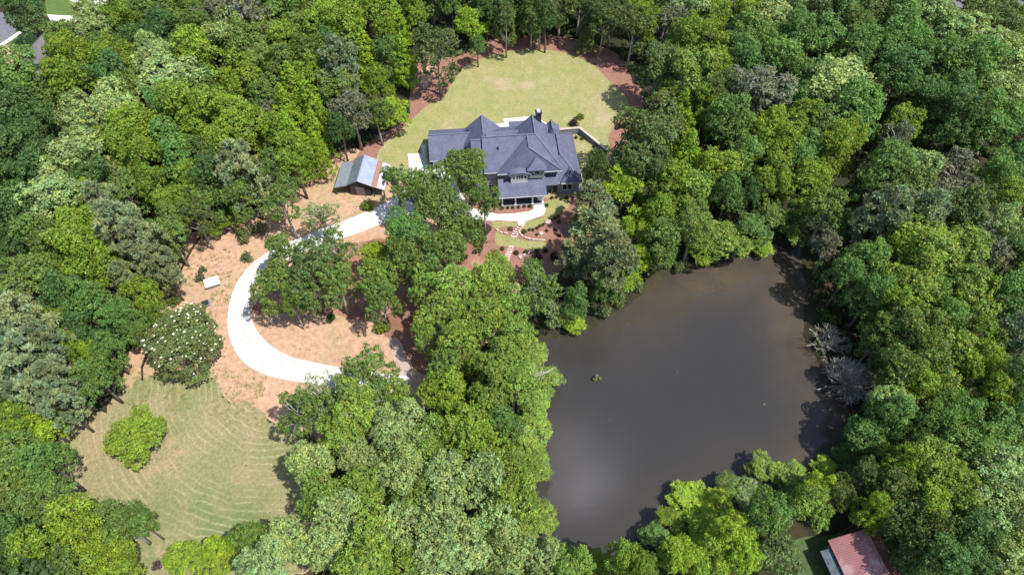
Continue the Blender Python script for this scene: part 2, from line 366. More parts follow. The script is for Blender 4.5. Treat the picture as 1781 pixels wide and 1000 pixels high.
# neighbours' ground
sheet('green_lawn', W([(15,60),(60,50),(64,100),(58,135),(20,140),(0,120),(-30,90)]), .006, M['greenlawn'], amp=.2)
sheet('bare_patch', W([(5,82),(22,80),(38,92),(30,112),(22,118),(10,108)]), .011, M['soil'], amp=.3)
sheet('bare_patch', W([(98,216),(108,222),(118,240),(126,250),(116,250),(104,236)]), .011, M['soil'], amp=.3)
sheet('green_lawn', W([(100,-20),(150,-20),(142,32),(112,30),(78,28),(80,0)]), .006, M['greenlawn'], amp=.2)
sheet('road', W([(-60,20),(14,22),(30,40),(26,58),(0,80),(-60,110)]), .012, M['asphalt'], smooth=False)
sheet('pavement', W([(-20,90),(2,76),(34,55),(38,58),(6,80),(-16,97)]), .05, M['concrete'], smooth=False, thick=.1)
sheet('pavement', W([(82,26),(112,28),(142,28),(142,37),(112,41),(90,40)]), .05, M['concrete'], smooth=False, thick=.1)
sheet('road', W([(112,-30),(205,-30),(198,8),(165,14),(140,20),(134,6),(118,0)]), .012, M['concrete'], smooth=False)
sheet('road', W([(1590,-24),(1860,-24),(1850,4),(1745,13),(1690,16),(1640,10),(1600,2)]), .012, M['asphalt'], smooth=False)
sheet('green_lawn', W([(1378,945),(1440,930),(1540,920),(1560,1040),(1440,1090),(1400,1040)]), .006, plain('shaded_grass', (.055,.085,.028), .9, var=.3), amp=.2)  # grass by the barn, shade put into its darker colour
sheet('bare_patch', W([(735,108),(752,104),(758,118),(742,152),(733,150)]), .020, M['soil'], amp=.2, step=.4)

# ------------------------------------------------------------------ roofs and walls
def gable(mb, x0, x1, y0, y1, ze, zr, ax='x', t=.16):
    if ax == 'x':
        ym = (y0+y1)/2; a = [(x0,y0,ze),(x1,y0,ze),(x1,y1,ze),(x0,y1,ze),(x0,ym,zr),(x1,ym,zr)]; f = [(0,1,5,4),(2,3,4,5),(0,4,3),(1,2,5),(0,3,2,1)]
    else:
        xm = (x0+x1)/2; a = [(x0,y0,ze),(x1,y0,ze),(x1,y1,ze),(x0,y1,ze),(xm,y0,zr),(xm,y1,zr)]; f = [(1,2,5,4),(3,0,4,5),(0,1,4),(2,3,5),(0,3,2,1)]
    mb.add(a, f)
def hip(mb, x0, x1, y0, y1, ze, r0, r1, zr):
    a = [(x0,y0,ze),(x1,y0,ze),(x1,y1,ze),(x0,y1,ze),(*r0,zr),(*r1,zr),(x0,y0,ze-.18),(x1,y0,ze-.18),(x1,y1,ze-.18),(x0,y1,ze-.18)]
    if abs(r0[0]-r1[0]) >= abs(r0[1]-r1[1]): f = [(0,1,5,4),(1,2,5),(2,3,4,5),(3,0,4)]
    else: f = [(0,1,4),(1,2,5,4),(2,3,5),(3,0,4,5)]
    mb.add(a, f + [(6,7,1,0),(7,8,2,1),(8,9,3,2),(9,6,0,3),(9,8,7,6)])
def cap(mb, a, b): mb.bar(a, b, .28, .10)

# ------------------------------------------------------------------ the house
H = empty('house', (0, 92, 0), R(5))
tag(H, 'large grey house with slate-blue hipped shingle roofs and front porch beside the back lawn', 'house')
wb = MB()
wb.box(-7.0,-3.5,0,-5.15,4.4,5.75); wb.box(-5.1,-3.6,0,8.0,4.5,6.25)
wb.box(8.0,-4.5,0,11.9,7.4,3.35); wb.box(6.9,-4.45,0,7.99,-3.0,3.3)
wb.box(-14.6,3.6,0,-7.05,11.0,2.95); wb.box(-8.0,4.45,0,7.5,10.6,3.4)
# gable triangles
wb.add([(-6.95,-3.5,5.75),(-6.95,4.4,5.75),(-6.95,.3,9.6),(-6.8,-3.5,5.75),(-6.8,4.4,5.75),(-6.8,.3,9.6)], [(0,2,1),(3,4,5),(0,3,5,2),(1,2,5,4)])
wb.add([(-5.08,-3.9,6.2),(-5.08,4.6,6.2),(-5.08,.2,10.25),(-4.9,-3.9,6.2),(-4.9,4.6,6.2),(-4.9,.2,10.25)], [(0,2,1),(3,4,5),(0,3,5,2),(1,2,5,4)])
wb.build('wall', M['wall'], H)
wg = MB(); wg.box(-14.62,3.55,.05,-7.6,3.598,2.93); wg.build('garage_wall', M['white'], H)
def roofslab(mb, P, t=.17):          # thick pitched slab from 4 top corners
    n = len(P); mb.add([tuple(p) for p in P] + [(p[0], p[1], p[2]-t) for p in P], [tuple(range(n)), tuple(range(2*n-1, n-1, -1))] + [(i, i+n, (i+1) % n + n, (i+1) % n) for i in range(n)])
r = MB()
roofslab(r, [(-7.35,-4.2,5.65),(-5.2,-4.2,5.65),(-5.2,.3,9.95),(-7.35,.3,9.95)])
roofslab(r, [(-7.35,.3,9.949),(-5.2,.3,9.949),(-5.2,4.9,5.65),(-7.35,4.9,5.65)])
# main block, gable left, hip right
a = [(-5.35,-4.25,6.25),(8.6,-4.25,6.25),(8.6,4.9,6.25),(-5.35,4.9,6.25),(-5.35,.25,10.55),(4.2,.25,10.55)]
roofslab(r, [a[0],a[1],a[5],a[4]]); roofslab(r, [a[1],a[2],a[5]]); roofslab(r, [a[2],a[3],a[4],a[5]])
r.build('roof', M['roof'], H)
r = MB(); hip(r, -3.0, 8.45, -4.75, .2, 6.27, (2.75,-3.1), (2.75,.2), 10.5); r.build('front_roof', M['roof'], H)
r = MB(); hip(r, 5.2, 12.35, -5.0, 7.9, 3.42, (8.6,-1.2), (8.6,4.3), 6.9); r.build('wing_roof', M['roof'], H)
r = MB(); hip(r, 8.4, 12.0, -5.35, -1.5, 3.62, (10.1,-4.0), (10.1,-1.6), 5.35); r.build('wing_roof', M['roof'], H)
r = MB()
roofslab(r, [(-15.15,3.1,3.0),(-7.02,3.1,3.0),(-7.02,7.35,5.5),(-15.15,7.35,5.5)])
roofslab(r, [(-15.15,7.35,5.499),(-7.02,7.35,5.499),(-7.02,11.6,3.0),(-15.15,11.6,3.0)])
r.build('garage_roof', M['roof'], H)
g_ = MB(); g_.add([(-14.6,3.6,2.95),(-14.6,11.0,2.95),(-14.6,7.35,5.2),(-14.4,3.6,2.95),(-14.4,11.0,2.95),(-14.4,7.35,5.2)], [(0,2,1),(3,4,5),(0,3,5,2),(1,2,5,4)]); g_.build('garage_gable', M['wall'], H)
r = MB(); gable(r, -8.3, -1.5, 3.0, 9.5, 4.7, 7.8, 'y'); r.build('rear_roof', M['roof'], H)
r = MB(); hip(r, -8.1, 10.0, 3.2, 10.7, 3.55, (-5.0,6.2), (6.6,6.2), 6.5); r.build('rear_roof', M['roof'], H)
r = MB(); gable(r, 0.9, 7.9, 1.0, 7.4, 5.6, 9.0, 'y'); r.build('rear_roof', M['roof'], H)
r = MB(); gable(r, 6.5, 9.7, 4.0, 8.1, 5.0, 6.9, 'y'); r.build('rear_roof', M['roof'], H)
r = MB(); roofslab(r, [(.4,10.6,3.6),(4.4,10.6,3.6),(4.4,12.6,3.2),(.4,12.6,3.2)]); r.build('patio_roof', M['roof'], H)
for x in (.7, 4.1):
    r = MB(); r.box(x-.1,12.3,.08,x+.1,12.5,3.02); r.build('patio_post', M['white'], H)
# porch
r = MB(); roofslab(r, [(-2.95,-7.55,3.12),(5.6,-7.55,3.12),(5.6,-4.3,4.75),(-2.95,-4.3,4.75)]); roofslab(r, [(5.61,-5.5,3.45),(7.9,-5.5,3.45),(7.9,-4.2,4.3),(5.61,-4.2,4.3)]); r.build('porch_roof', M['roof'], H)
r = MB(); r.add([(-2.9,-7.2,3.0),(-2.9,-3.7,4.7),(-2.9,-3.7,3.0),(-2.75,-7.2,3.0),(-2.75,-3.7,4.7),(-2.75,-3.7,3.0)],[(0,1,2),(3,5,4),(0,3,4,1)]); r.build('porch_gable', M['wall'], H)
r = MB(); r.box(-2.5,-6.95,0,5.2,-3.61,.38); r.build('porch_floor', M['porch'], H)
for x in (-2.35, .05, 3.15, 5.0):
    c = MB(); c.box(x-.13,-6.9,.38,x+.13,-6.64,3.0); c.box(x-.2,-6.97,.38,x+.2,-6.57,.62); c.box(x-.18,-6.95,2.8,x+.18,-6.59,3.01); c.build('column', M['white'], H)
r = MB(); r.box(-2.55,-7.02,.05,5.25,-6.955,.46); r.build('porch_edge', M['gutter'], H)
for bx_ in [(-2.98,-7.67,2.96,5.62,-7.56,3.1),(-3.02,-4.88,6.05,8.47,-4.77,6.2),(-5.37,-4.37,6.05,-3.05,-4.27,6.2),(-15.17,3.0,2.82,-7.3,3.09,2.96),(5.25,-5.12,3.22,8.35,-5.01,3.36),(8.42,-5.47,3.42,12.02,-5.36,3.56)]:
    r = MB(); r.box(*bx_); r.build('gutter', M['gutter'], H)
r = MB()
for p, q in [((-7.35,.3,9.98),(-5.4,.3,9.98)),((-5.3,.25,10.58),(4.2,.25,10.58)),((4.2,.25,10.58),(8.6,-4.2,6.3)),((2.75,.2,10.53),(2.75,-3.1,10.53)),((2.75,-3.1,10.53),(-2.9,-4.7,6.33)),((2.75,-3.1,10.53),(8.4,-4.7,6.33)),
             ((-15.1,7.35,5.53),(-7.05,7.35,5.53)),((4.4,1.,9.03),(4.4,7.3,9.03)),((8.6,-1.2,6.93),(12.3,-4.95,3.47)),((8.6,-1.2,6.93),(8.6,4.3,6.93)),((8.6,4.3,6.93),(12.3,7.85,3.47)),((-4.9,9.5,7.83),(-4.9,4.5,7.83)),
             ((8.1,8.1,6.93),(8.1,5.5,6.93)),((10.1,-4.,5.38),(8.5,-5.3,3.66)),((10.1,-4.,5.38),(11.95,-5.3,3.66))]: cap(r, p, q)
r.build('ridge_cap', M['roofcap'], H)
# dormer with hipped roof and the arched window bay
r = MB(); r.box(2.6,-5.0,5.0,5.3,-3.0,7.3); r.build('dormer_wall', M['wall'], H)
r = MB(); hip(r, 2.2, 5.7, -5.5, -2.2, 7.3, (3.9,-3.9), (3.9,-2.3), 8.9); r.build('dormer_roof', M['roof'], H)
def arch(mb, xc, hw, y0, y1, z0, zs, rise, seg=14, outer=0.):
    hw += outer; P = [(xc-hw, z0)] if z0 is not None else []
    for k in range(seg+1):
        t = math.pi*k/seg; P.append((xc-hw*math.cos(t), zs+(rise+outer)*math.sin(t)))
    if z0 is not None: P.append((xc+hw, z0))
    n_ = len(P); mb.add([(x, y0, z) for x, z in P] + [(x, y1, z) for x, z in P], [tuple(range(n_)), tuple(range(2*n_-1, n_-1, -1))] + [(i, (i+1) % n_, (i+1) % n_ + n_, i+n_)[::-1] for i in range(n_)])
r = MB(); arch(r, .9, 1.55, -5.3, -3.2, 4.3, 6.0, .75); r.build('arched_bay', M['pale'], H)
r = MB()
for k in range(16):
    t0, t1 = math.pi*k/16, math.pi*(k+1)/16; h0, h1 = 1.85, .95
    pr = [(.9-2.15*math.cos(t), 6.05+z_*math.sin(t)) for t in (t0, t1) for z_ in (1.05,)]
    (xa, za), (xb, zb) = pr
    roofslab(r, [(xa,-5.75,za),(xb,-5.75,zb),(xb,-2.4,zb+.1),(xa,-2.4,za+.1)], .12)
r.build('eyebrow_roof', M['roof'], H)
def window(x0, x1, z0, z1, y, mull=1, side=None):
    f = MB(); t = .08; d = .06
    f.box(x0-t, y-d, z0-t, x1+t, y-.002, z0); f.box(x0-t, y-d, z1, x1+t, y-.002, z1+t); f.box(x0-t, y-d, z0, x0, y-.002, z1); f.box(x1, y-d, z0, x1+t, y-.002, z1)
    for k in range(1, mull+1):
        xm = x0+(x1-x0)*k/(mull+1); f.box(xm-.035, y-d+.01, z0, xm+.035, y-.002, z1)
    o = f.build('window', M['white'], H); g2 = MB(); g2.box(x0, y-.03, z0, x1, y-.004, z1); g2.build('pane', M['glass'], o)
window(.25,1.55,5.2,6.25,-5.3,2); window(-.3,.1,5.2,6.0,-5.3,0); window(1.7,2.1,5.2,6.0,-5.3,0)
window(-4.6,-3.6,4.6,5.9,-3.6,1); window(-4.6,-3.6,1.2,2.6,-3.6,1); window(3.6,4.5,5.9,6.9,-5.0,0); window(-2.3,-1.1,5.0,6.1,-3.6,1); window(5.8,7.2,5.2,6.05,-3.6,1)
window(8.9,10.6,1.1,2.4,-4.5,1); window(-1.9,-.4,.9,2.5,-3.6,1); window(.6,2.2,.9,2.5,-3.6,1)
d = MB(); d.box(3.6,-3.68,.4,4.7,-3.605,2.6); dd = d.build('front_door', M['wood'], H); k_ = MB(); k_.box(4.5,-3.74,1.3,4.56,-3.685,1.5); k_.build('handle', M['black'], dd)
d = MB(); d.box(7.05,-4.52,.1,7.9,-4.455,2.3); d.build('side_door', M['wood'], H)
d = MB(); d.box(-14.68,4.2,.05,-14.605,6.9,2.4); d.box(-14.68,7.6,.05,-14.605,10.3,2.4); d.build('garage_door', M['black'], H)
c = MB(); c.box(5.0,6.6,4.5,6.0,7.6,9.6); c.box(4.9,6.5,9.6,6.1,7.7,9.8); ch = c.build('chimney', M['black'], H)
c = MB(); c.box(5.2,6.8,9.8,5.8,7.4,10.1); c.build('chimney_cap', M['white'], ch)
for x, y, z in [(-7.6,8.2,5.1),(-2.1,6.9,5.6),(7.2,4.6,7.2),(-2.6,-1.4,9.1),(-4.6,3.2,8.0)]:
    c = MB(); c.tube([(x,y,z-.3),(x,y,z+.55)], [.12,.12], 8); c.build('roof_vent', M['black'], H)
for x, y in [(11.6,-4.2)]:
    pass
c = MB(); c.box(12.0,-4.6,0,12.9,-3.6,.9); tag(c.build('utility_box', M['white']), 'white utility box against the right front corner of the grey house', 'utility box')
bpy.data.objects['utility_box'].location = (0,92,0); bpy.data.objects['utility_box'].rotation_euler = (0,0,R(5))

# retaining wall
rw = empty('retaining_wall', (0,0,0)); tag(rw, 'grey block retaining wall with pale cap angling away right of the house', 'wall')
P_ = [(*G(966,226,1.5),1.5),(*G(1008,222.5,1.5),1.5),(*G(1034,243,1.25),1.2),(*G(1056,262,.7),.7)]
s_ = MB(); cp_ = MB()
for a_, b_ in zip(P_[:-1], P_[1:]):
    A, B = Vector(a_), Vector(b_); dd_ = Vector((B.x-A.x, B.y-A.y, 0)).normalized(); nn_ = Vector((-dd_.y, dd_.x, 0))*.17
    A = A - dd_*.02
    s_.add([(A.x-nn_.x,A.y-nn_.y,0),(B.x-nn_.x,B.y-nn_.y,0),(B.x-nn_.x,B.y-nn_.y,B.z),(A.x-nn_.x,A.y-nn_.y,A.z),(A.x+nn_.x,A.y+nn_.y,0),(B.x+nn_.x,B.y+nn_.y,0),(B.x+nn_.x,B.y+nn_.y,B.z),(A.x+nn_.x,A.y+nn_.y,A.z)], [(0,1,2,3),(5,4,7,6),(3,2,6,7),(0,3,7,4),(1,5,6,2)])
    cp_.bar(A+Vector((0,0,.045)), B+Vector((0,0,.045)), .46, .085)
s_.build('wall_face', M['blockwall'], rw); cp_.build('cap_stones', M['cap'], rw)

# ------------------------------------------------------------------ the tin-roofed shed
S = empty('shed', (-27.7, 90.9, 0), R(-4)); tag(S, 'old wooden shed with patched tin roof and two lean-tos left of the house', 'shed')
zr, zm, zl = 4.0, 2.95, 1.9; y0, y1 = -3.4, 3.5
r = MB(); r.box(-1.7,y0+.35,0,1.9,y1-.3,2.75); r.add([(-1.7,y0+.35,2.75),(1.9,y0+.35,2.75),(.1,y0+.35,3.8),(-1.7,y1-.3,2.75),(1.9,y1-.3,2.75),(.1,y1-.3,3.8)],[(0,1,2),(3,5,4),(0,2,5,3),(1,4,5,2)])
r.build('wall', M['wood'], S)
def slab(nm, m_, P): r_ = MB(); roofslab(r_, P, .06); return r_.build(nm, m_, S)
slab('roof_sheet', M['tin_dark'], [(-2.0,y0,zm-.05),(.1,y0,zr),(.1,y1,zr),(-2.0,y1,zm-.05)])
slab('roof_sheet', M['tin_light'], [(.1,y0,zr),(2.4,y0,zm-.05),(2.4,y1,zm-.05),(.1,y1,zr)])
slab('lean_to_roof', M['tin_leanto'], [(-4.6,y0+.1,zl),(-1.9,y0+.1,zm-.25),(-1.9,y1-.2,zm-.25),(-4.6,y1-.2,zl)])
slab('lean_to_roof', M['tin_rust'], [(2.2,y0+.1,zm-.20),(3.3,y0+.1,2.42),(3.3,y1-.1,2.42),(2.2,y1-.1,zm-.20)])
slab('lean_to_roof', M['tin_mix'], [(3.29,y0+.15,2.41),(4.7,y0+.15,1.95),(4.7,y1-.15,1.95),(3.29,y1-.15,2.41)])
r = MB(); r.bar((.1,y0-.02,zr+.03),(.1,y1+.02,zr+.03),.22,.05); r.build('ridge_cap', M['tin_light'], S)
for x, z in ((-4.4,1.85),(4.5,1.9),(2.6,2.5)):
    for y in (y0+.3, 0, y1-.4):
        r = MB(); r.box(x-.08,y-.08,0,x+.08,y+.08,z); r.build('post', M['wood'], S)
r = MB(); r.box(-.7,y0+.28,0,.9,y0+.345,2.0); r.build('door', plain('grey_boards', (.16,.13,.13), .85, var=.3, scale=5), S)

# ------------------------------------------------------------------ red-roofed barn at the bottom edge
b0 = Vector((*G(1440,939,3.3),0)); b1 = Vector((*G(1469,1000,3.3),0)); bd = (b1-b0).normalized()
ang = math.atan2(bd.y, bd.x) + R(90)
B = empty('barn', b0, ang); tag(B, 'weathered barn with faded red tin roof at the bottom right edge', 'barn')
Lb = 13.0; zr = 4.9
def slabB(nm, m_, P): r_ = MB(); roofslab(r_, P, .07); return r_.build(nm, m_, B)
r = MB(); r.box(.4,-Lb+.3,0,6.4,-.4,3.1); r.add([(.4,-.4,3.1),(6.4,-.4,3.1),(4.4,-.4,4.7),(.4,-.6,3.1),(6.4,-.6,3.1),(4.4,-.6,4.7)],[(1,0,2),(3,4,5),(0,3,5,2),(1,2,5,4)]); r.build('wall', M['tin_wall'], B)
slabB('roof_sheet', M['tin_red'], [(0,-Lb,3.3),(4.4,-Lb,zr),(4.4,0,zr),(0,0,3.3)])
slabB('roof_sheet', M['tin_red'], [(4.4,-Lb,zr),(6.7,-Lb,3.4),(6.7,0,3.4),(4.4,0,zr)])
slabB('lean_to_roof', plain('shaded_tin', (.085,.105,.125), .85, spec=.1, var=.3), [(-1.2,-Lb,2.5),(.35,-Lb,2.9),(.35,-.9,2.9),(-1.2,-.9,2.5)])  # grey tin, its colour darkened to carry the shade on this side
for k in range(4):
    r = MB(); r.box(-1.1,-1.2-k*3.6,0,-.95,-1.05-k*3.6,2.45); r.build('post', M['wood'], B)
r = MB(); r.bar((4.4,-Lb,zr+.04),(4.4,0,zr+.04),.3,.06); r.build('ridge_cap', M['tin_rust'], B)

# ------------------------------------------------------------------ neighbours' houses, top left
def nhouse(px, py, z, w_, d_, rz, label, mroof, ze=3.0, zr=5.6):
    x, y = G(px, py, z); o = empty('house', (x, y, 0), rz); tag(o, label, 'house')
    r = MB(); r.box(-w_/2+.5,-d_/2+.5,0,w_/2-.5,d_/2-.5,ze-.05); r.build('wall', M['wall'], o)
    r = MB(); hip(r, -w_/2, w_/2, -d_/2, d_/2, ze, (0,-d_/2+w_/2.4), (0,d_/2-w_/2.4), zr); r.build('roof', mroof, o); return o
nhouse(82, 70, 4, 7.5, 14, R(-4), 'neighbouring house with grey-brown shingle roof half hidden by trees, top left', M['brownroof'])
nhouse(66, 128, 3, 5, 4.4, R(12), 'small grey-brown roofed outbuilding under the trees below the top-left lawn', M['brownroof'], 2.4, 3.6)
o = nhouse(160, 72, 3, 6, 7, R(20), 'pale-roofed neighbouring house glimpsed between trees, top left', M['pale'])
# ------------------------------------------------------------------ yard things
x, y = G(368, 490, .9); o = empty('well_house', (x, y, 0), R(24)); tag(o, 'small white-roofed well house standing on the bare soil left of the driveway', 'well house')
r = MB(); r.box(-1.0,-.65,0,1.0,.65,.8); r.build('wall', M['blockwall'], o); r = MB(); roofslab(r, [(-1.2,-.85,.86),(1.2,-.85,.86),(1.2,.85,1.0),(-1.2,.85,1.0)], .08); r.build('roof', M['white'], o)
x, y = G(357, 527, .3); o = empty('hatch', (x, y, 0), R(25)); tag(o, 'dark square concrete hatch on the soil below the white well house', 'hatch')
r = MB(); r.box(-.65,-.65,0,.65,.65,.28); r.build('curb', M['blockwall'], o); r = MB(); r.box(-.5,-.5,.28,.5,.5,.34); r.build('lid', M['black'], o)
pp = catmull([Vector((*p, .06)) for p in W([(381,452),(385,464),(392,474),(396,486),(394,497)])], .4, False)
r = MB(); r.tube(pp, [.07]*len(pp), 6); tag(r.build('drain_pipe', M['cap']), 'pale curved drain pipe lying on the grassy soil right of the well house', 'pipe')
def silt(pts, label):
    o = empty('silt_fence', (0,0,0)); tag(o, label, 'fence', 'silt fences along the wood edge')
    P = catmull([Vector((*p, 0)) for p in W(pts)], 1.6, False); s = MB()
    for a_, b_ in zip(P[:-1], P[1:]):
        s.add([(a_.x,a_.y,0),(b_.x,b_.y,0),(b_.x,b_.y,.62),(a_.x,a_.y,.6),(a_.x+.05,a_.y+.02,0),(b_.x+.05,b_.y+.02,0),(b_.x+.05,b_.y+.02,.62),(a_.x+.05,a_.y+.02,.6)],[(0,1,2,3),(5,4,7,6),(3,2,6,7)])
    s.build('fabric', M['fabric'], o)
    for p in P:
        q = MB(); q.box(p.x-.05,p.y-.07,0,p.x-.001,p.y-.02,.85); q.build('stake', M['wood'], o)
silt([(354,408),(345,420),(334,436),(324,455),(315,472),(302,492)], 'upper dark brown silt fence at the wood edge above the well house')
silt([(281,562),(272,585),(263,604),(252,630),(248,641),(249,662)], 'lower dark brown silt fence left of the white-flowered magnolia')
# stepping stones
sg = 'stone steps of the front garden path'
def stone_prism(mb, x, y, rz, w_, d_, h, rnd):
    P = [(-w_/2,-d_/2),(0,-d_/2*1.08),(w_/2,-d_/2),(w_/2*1.04,0),(w_/2,d_/2),(-w_/2,d_/2),(-w_/2*1.05,0)]
    P = [(p[0]*rnd.uniform(.93,1.05), p[1]*rnd.uniform(.9,1.05)) for p in P]; cs, sn = math.cos(rz), math.sin(rz); n_ = len(P)
    Q = [(x+p[0]*cs-p[1]*sn, y+p[0]*sn+p[1]*cs) for p in P]
    mb.add([(*q, 0) for q in Q]+[(*q, h) for q in Q], [tuple(range(n_,2*n_))]+[(i,(i+1)%n_,(i+1)%n_+n_,i+n_) for i in range(n_)])
rnd = random.Random(4)
ordn = ['top', 'second', 'third', 'fourth', 'fifth', 'sixth', 'lowest']
for nm, pts in (('upper', [(906,394,4.2),(903,397,4.2),(900.5,400.5,4.3),(898,404,4.5),(896,407.5,4.8),(894,411,5.2)]), ('lower', [(889,430.5,4.5),(887,434.5,4.5),(885.5,438.5,4.6),(884,443,4.6),(882.5,447.5,4.2),(881.5,452,4.2)])):
    for k, (x, y, w_) in enumerate(pts):
        mb = MB(); stone_prism(mb, 0, 0, R(6), w_*2*.105, .62, .14, rnd); o = mb.build('stone_step', M['stone'])
        o.location = (*G(x, y), .01); tag(o, f'pale pink stone step, {ordn[k] if k < 5 else "lowest"} in the {nm} flight of the front path', 'step', sg)
def edging(pts, label):
    o = empty('stone_edging', (0,0,0)); tag(o, label, 'stone edging', 'stone edgings of the front garden')
    P = catmull([Vector((*p, 0)) for p in W(pts)], .55, False); mb = MB(); r_ = random.Random(len(P))
    for i, p in enumerate(P):
        d_ = P[min(i+1,len(P)-1)]-P[max(i-1,0)]; stone_prism(mb, p.x, p.y, math.atan2(d_.y,d_.x), .6, .32, r_.uniform(.25,.4), r_)
    mb.build('stones', M['stone'], o)
edging([(904,406),(908,411),(915,415),(928,418),(945,419)], 'curved pink stone edging right of the upper front steps')
edging([(865,401),(872,405),(880,407)], 'short stone edging left of the upper front steps')
edging([(906,449),(912,445),(920,440),(926,437)], 'stone edging right of the lower front steps')
for (x, y, s_), lb in zip([(954,388,.55),(941,406.5,.4),(905,446,.35)], ['pale boulder in the mulch at the end of the clipped shrub row', 'small pink boulder in the middle of the front mulch bed', 'small boulder beside the lower front steps']):
    me_ = bmesh.new(); bmesh.ops.create_icosphere(me_, subdivisions=2, radius=1)
    for v in me_.verts: v.co *= 1+.28*noise.noise(v.co*1.6+Vector((x,y,0)))
    md = bpy.data.meshes.new('boulder'); me_.to_mesh(md); me_.free(); md.materials.append(M['stone'])
    o = bpy.data.objects.new('boulder', md); col.objects.link(o); o.scale = (s_*1.2,s_,s_*.6); o.location = (*G(x,y), s_*.3); tag(o, lb, 'boulder')

# ------------------------------------------------------------------ foliage prototypes
rng = np.random.default_rng(7)
def unit(v): return v/np.maximum(np.linalg.norm(v, axis=-1, keepdims=True), 1e-9)
def leaf_quads(P, Nn, size, aspect=1.0, along=None):
    n_ = len(P); a = unit(np.cross(Nn, rng.normal(size=(n_,3)))) if along is None else unit(along)
    b_ = unit(np.cross(Nn, a)); s = size[:, None]
    fold = Nn*s*.18
    V = np.stack([P - a*s, P - b_*s*aspect + fold*0, P + a*s, P + b_*s*aspect], 1)
    return V
def leaves_mesh(name, V, tint, m):
    n_ = len(V); me = bpy.data.meshes.new(name)
    me.vertices.add(n_*4); me.vertices.foreach_set('co', V.reshape(-1).astype(np.float32))
    me.loops.add(n_*4); me.loops.foreach_set('vertex_index', np.arange(n_*4, dtype=np.int32))
    me.polygons.add(n_); me.polygons.foreach_set('loop_start', np.arange(0, n_*4, 4, dtype=np.int32))
    me.update(calc_edges=True)
    at = me.attributes.new('tint', 'FLOAT_COLOR', 'POINT'); c = np.ones((n_, 4, 4), np.float32); c[:, :, :3] = tint[:, None, :]
    at.data.foreach_set('color', c.ravel()); me.materials.append(m); return me
HN, CZ, RX, RZ = 16.0, 9.6, 4.0, 6.1         # nominal tree
def crown_points(kind, nclump, seed):
    g_ = np.random.default_rng(seed); C = []; rr = []; D = []
    if kind in ('round', 'oak', 'sparse'):      # several limb masses, each carrying its own leaf clumps
        rz = {'round': RZ, 'oak': RZ*.90, 'sparse': RZ*.78}[kind]; nl_ = {'round': 13, 'oak': 13, 'sparse': 10}[kind]
        lobes = [(np.array([g_.uniform(-.5,.5), g_.uniform(-.5,.5), CZ+rz*.20]), .50*RX)]; a0 = g_.uniform(0, 6.28)
        for k in range(nl_):
            a = a0 + k*2.4 + g_.uniform(-.5, .5); e = g_.uniform(-.75, .5) if k % 3 else g_.uniform(.55, 1.2); f = g_.uniform(.50, .90)
            d = np.array([math.cos(a)*math.cos(e), math.sin(a)*math.cos(e), math.sin(e)])
            lobes.append((np.array([d[0]*RX*f, d[1]*RX*f, CZ + d[2]*rz*f]), g_.uniform(.24, .42)*RX))
        tries = 0; cc = np.array([0, 0, CZ-2.2])
        while len(C) < nclump and tries < 14000:
            tries += 1; lc, lr = lobes[g_.integers(len(lobes))]; d = unit(g_.normal(size=3)); outw = unit(lc - cc)
            if d@outw < -.3 or d[2] < -.65: continue
            f = g_.uniform(.72, 1.22) if kind != 'sparse' else g_.uniform(.4, 1.2)
            p = lc + d*lr*f*np.array([1, 1, 1.1])
            rc = g_.uniform(.30, .72) if kind != 'sparse' else g_.uniform(.30, .58)
            if any(np.linalg.norm(p-l2) < r2*.62 for l2, r2 in lobes): continue
            if all(np.linalg.norm(p-q) > (rc+r_)*.66 for q, r_ in zip(C, rr)): C.append(p); rr.append(rc); D.append(unit(d + .6*outw))
        return np.array(C), np.array(rr), np.array(D)
    tries = 0
    while len(C) < nclump and tries < 9000:
        tries += 1
        if kind == 'cone':
            h = g_.uniform(0, 1); a = g_.uniform(0, 6.28); rad = RX*.98*(1-h)**.75*(g_.uniform(.65, 1.08) if g_.random() < .88 else .4)*(1+.2*math.sin(3*a+9*h))
            p = np.array([math.cos(a)*rad, math.sin(a)*rad, 3.0 + h*12.6]); rc = .36+.42*(1-h)*g_.uniform(.6,1.2)
        elif kind == 'pine':
            h = g_.beta(1.5, 1.3); a = g_.uniform(0, 6.28); prof = math.sin(math.pi*min(1, .16+h*.84))**.7
            rad = RX*prof*g_.uniform(.25, 1.0)**.6*(1+.25*math.sin(3*a+seed+5*h))
            p = np.array([math.cos(a)*rad, math.sin(a)*rad, 4.6 + h*10.8]); rc = g_.uniform(.5, .9)
        if all(np.linalg.norm(p-q) > (rc+r_)*.56 for q, r_ in zip(C, rr)): C.append(p); rr.append(rc); D.append(unit(p-np.array([0,0,CZ-2.0])))
    return np.array(C), np.array(rr), np.array(D)
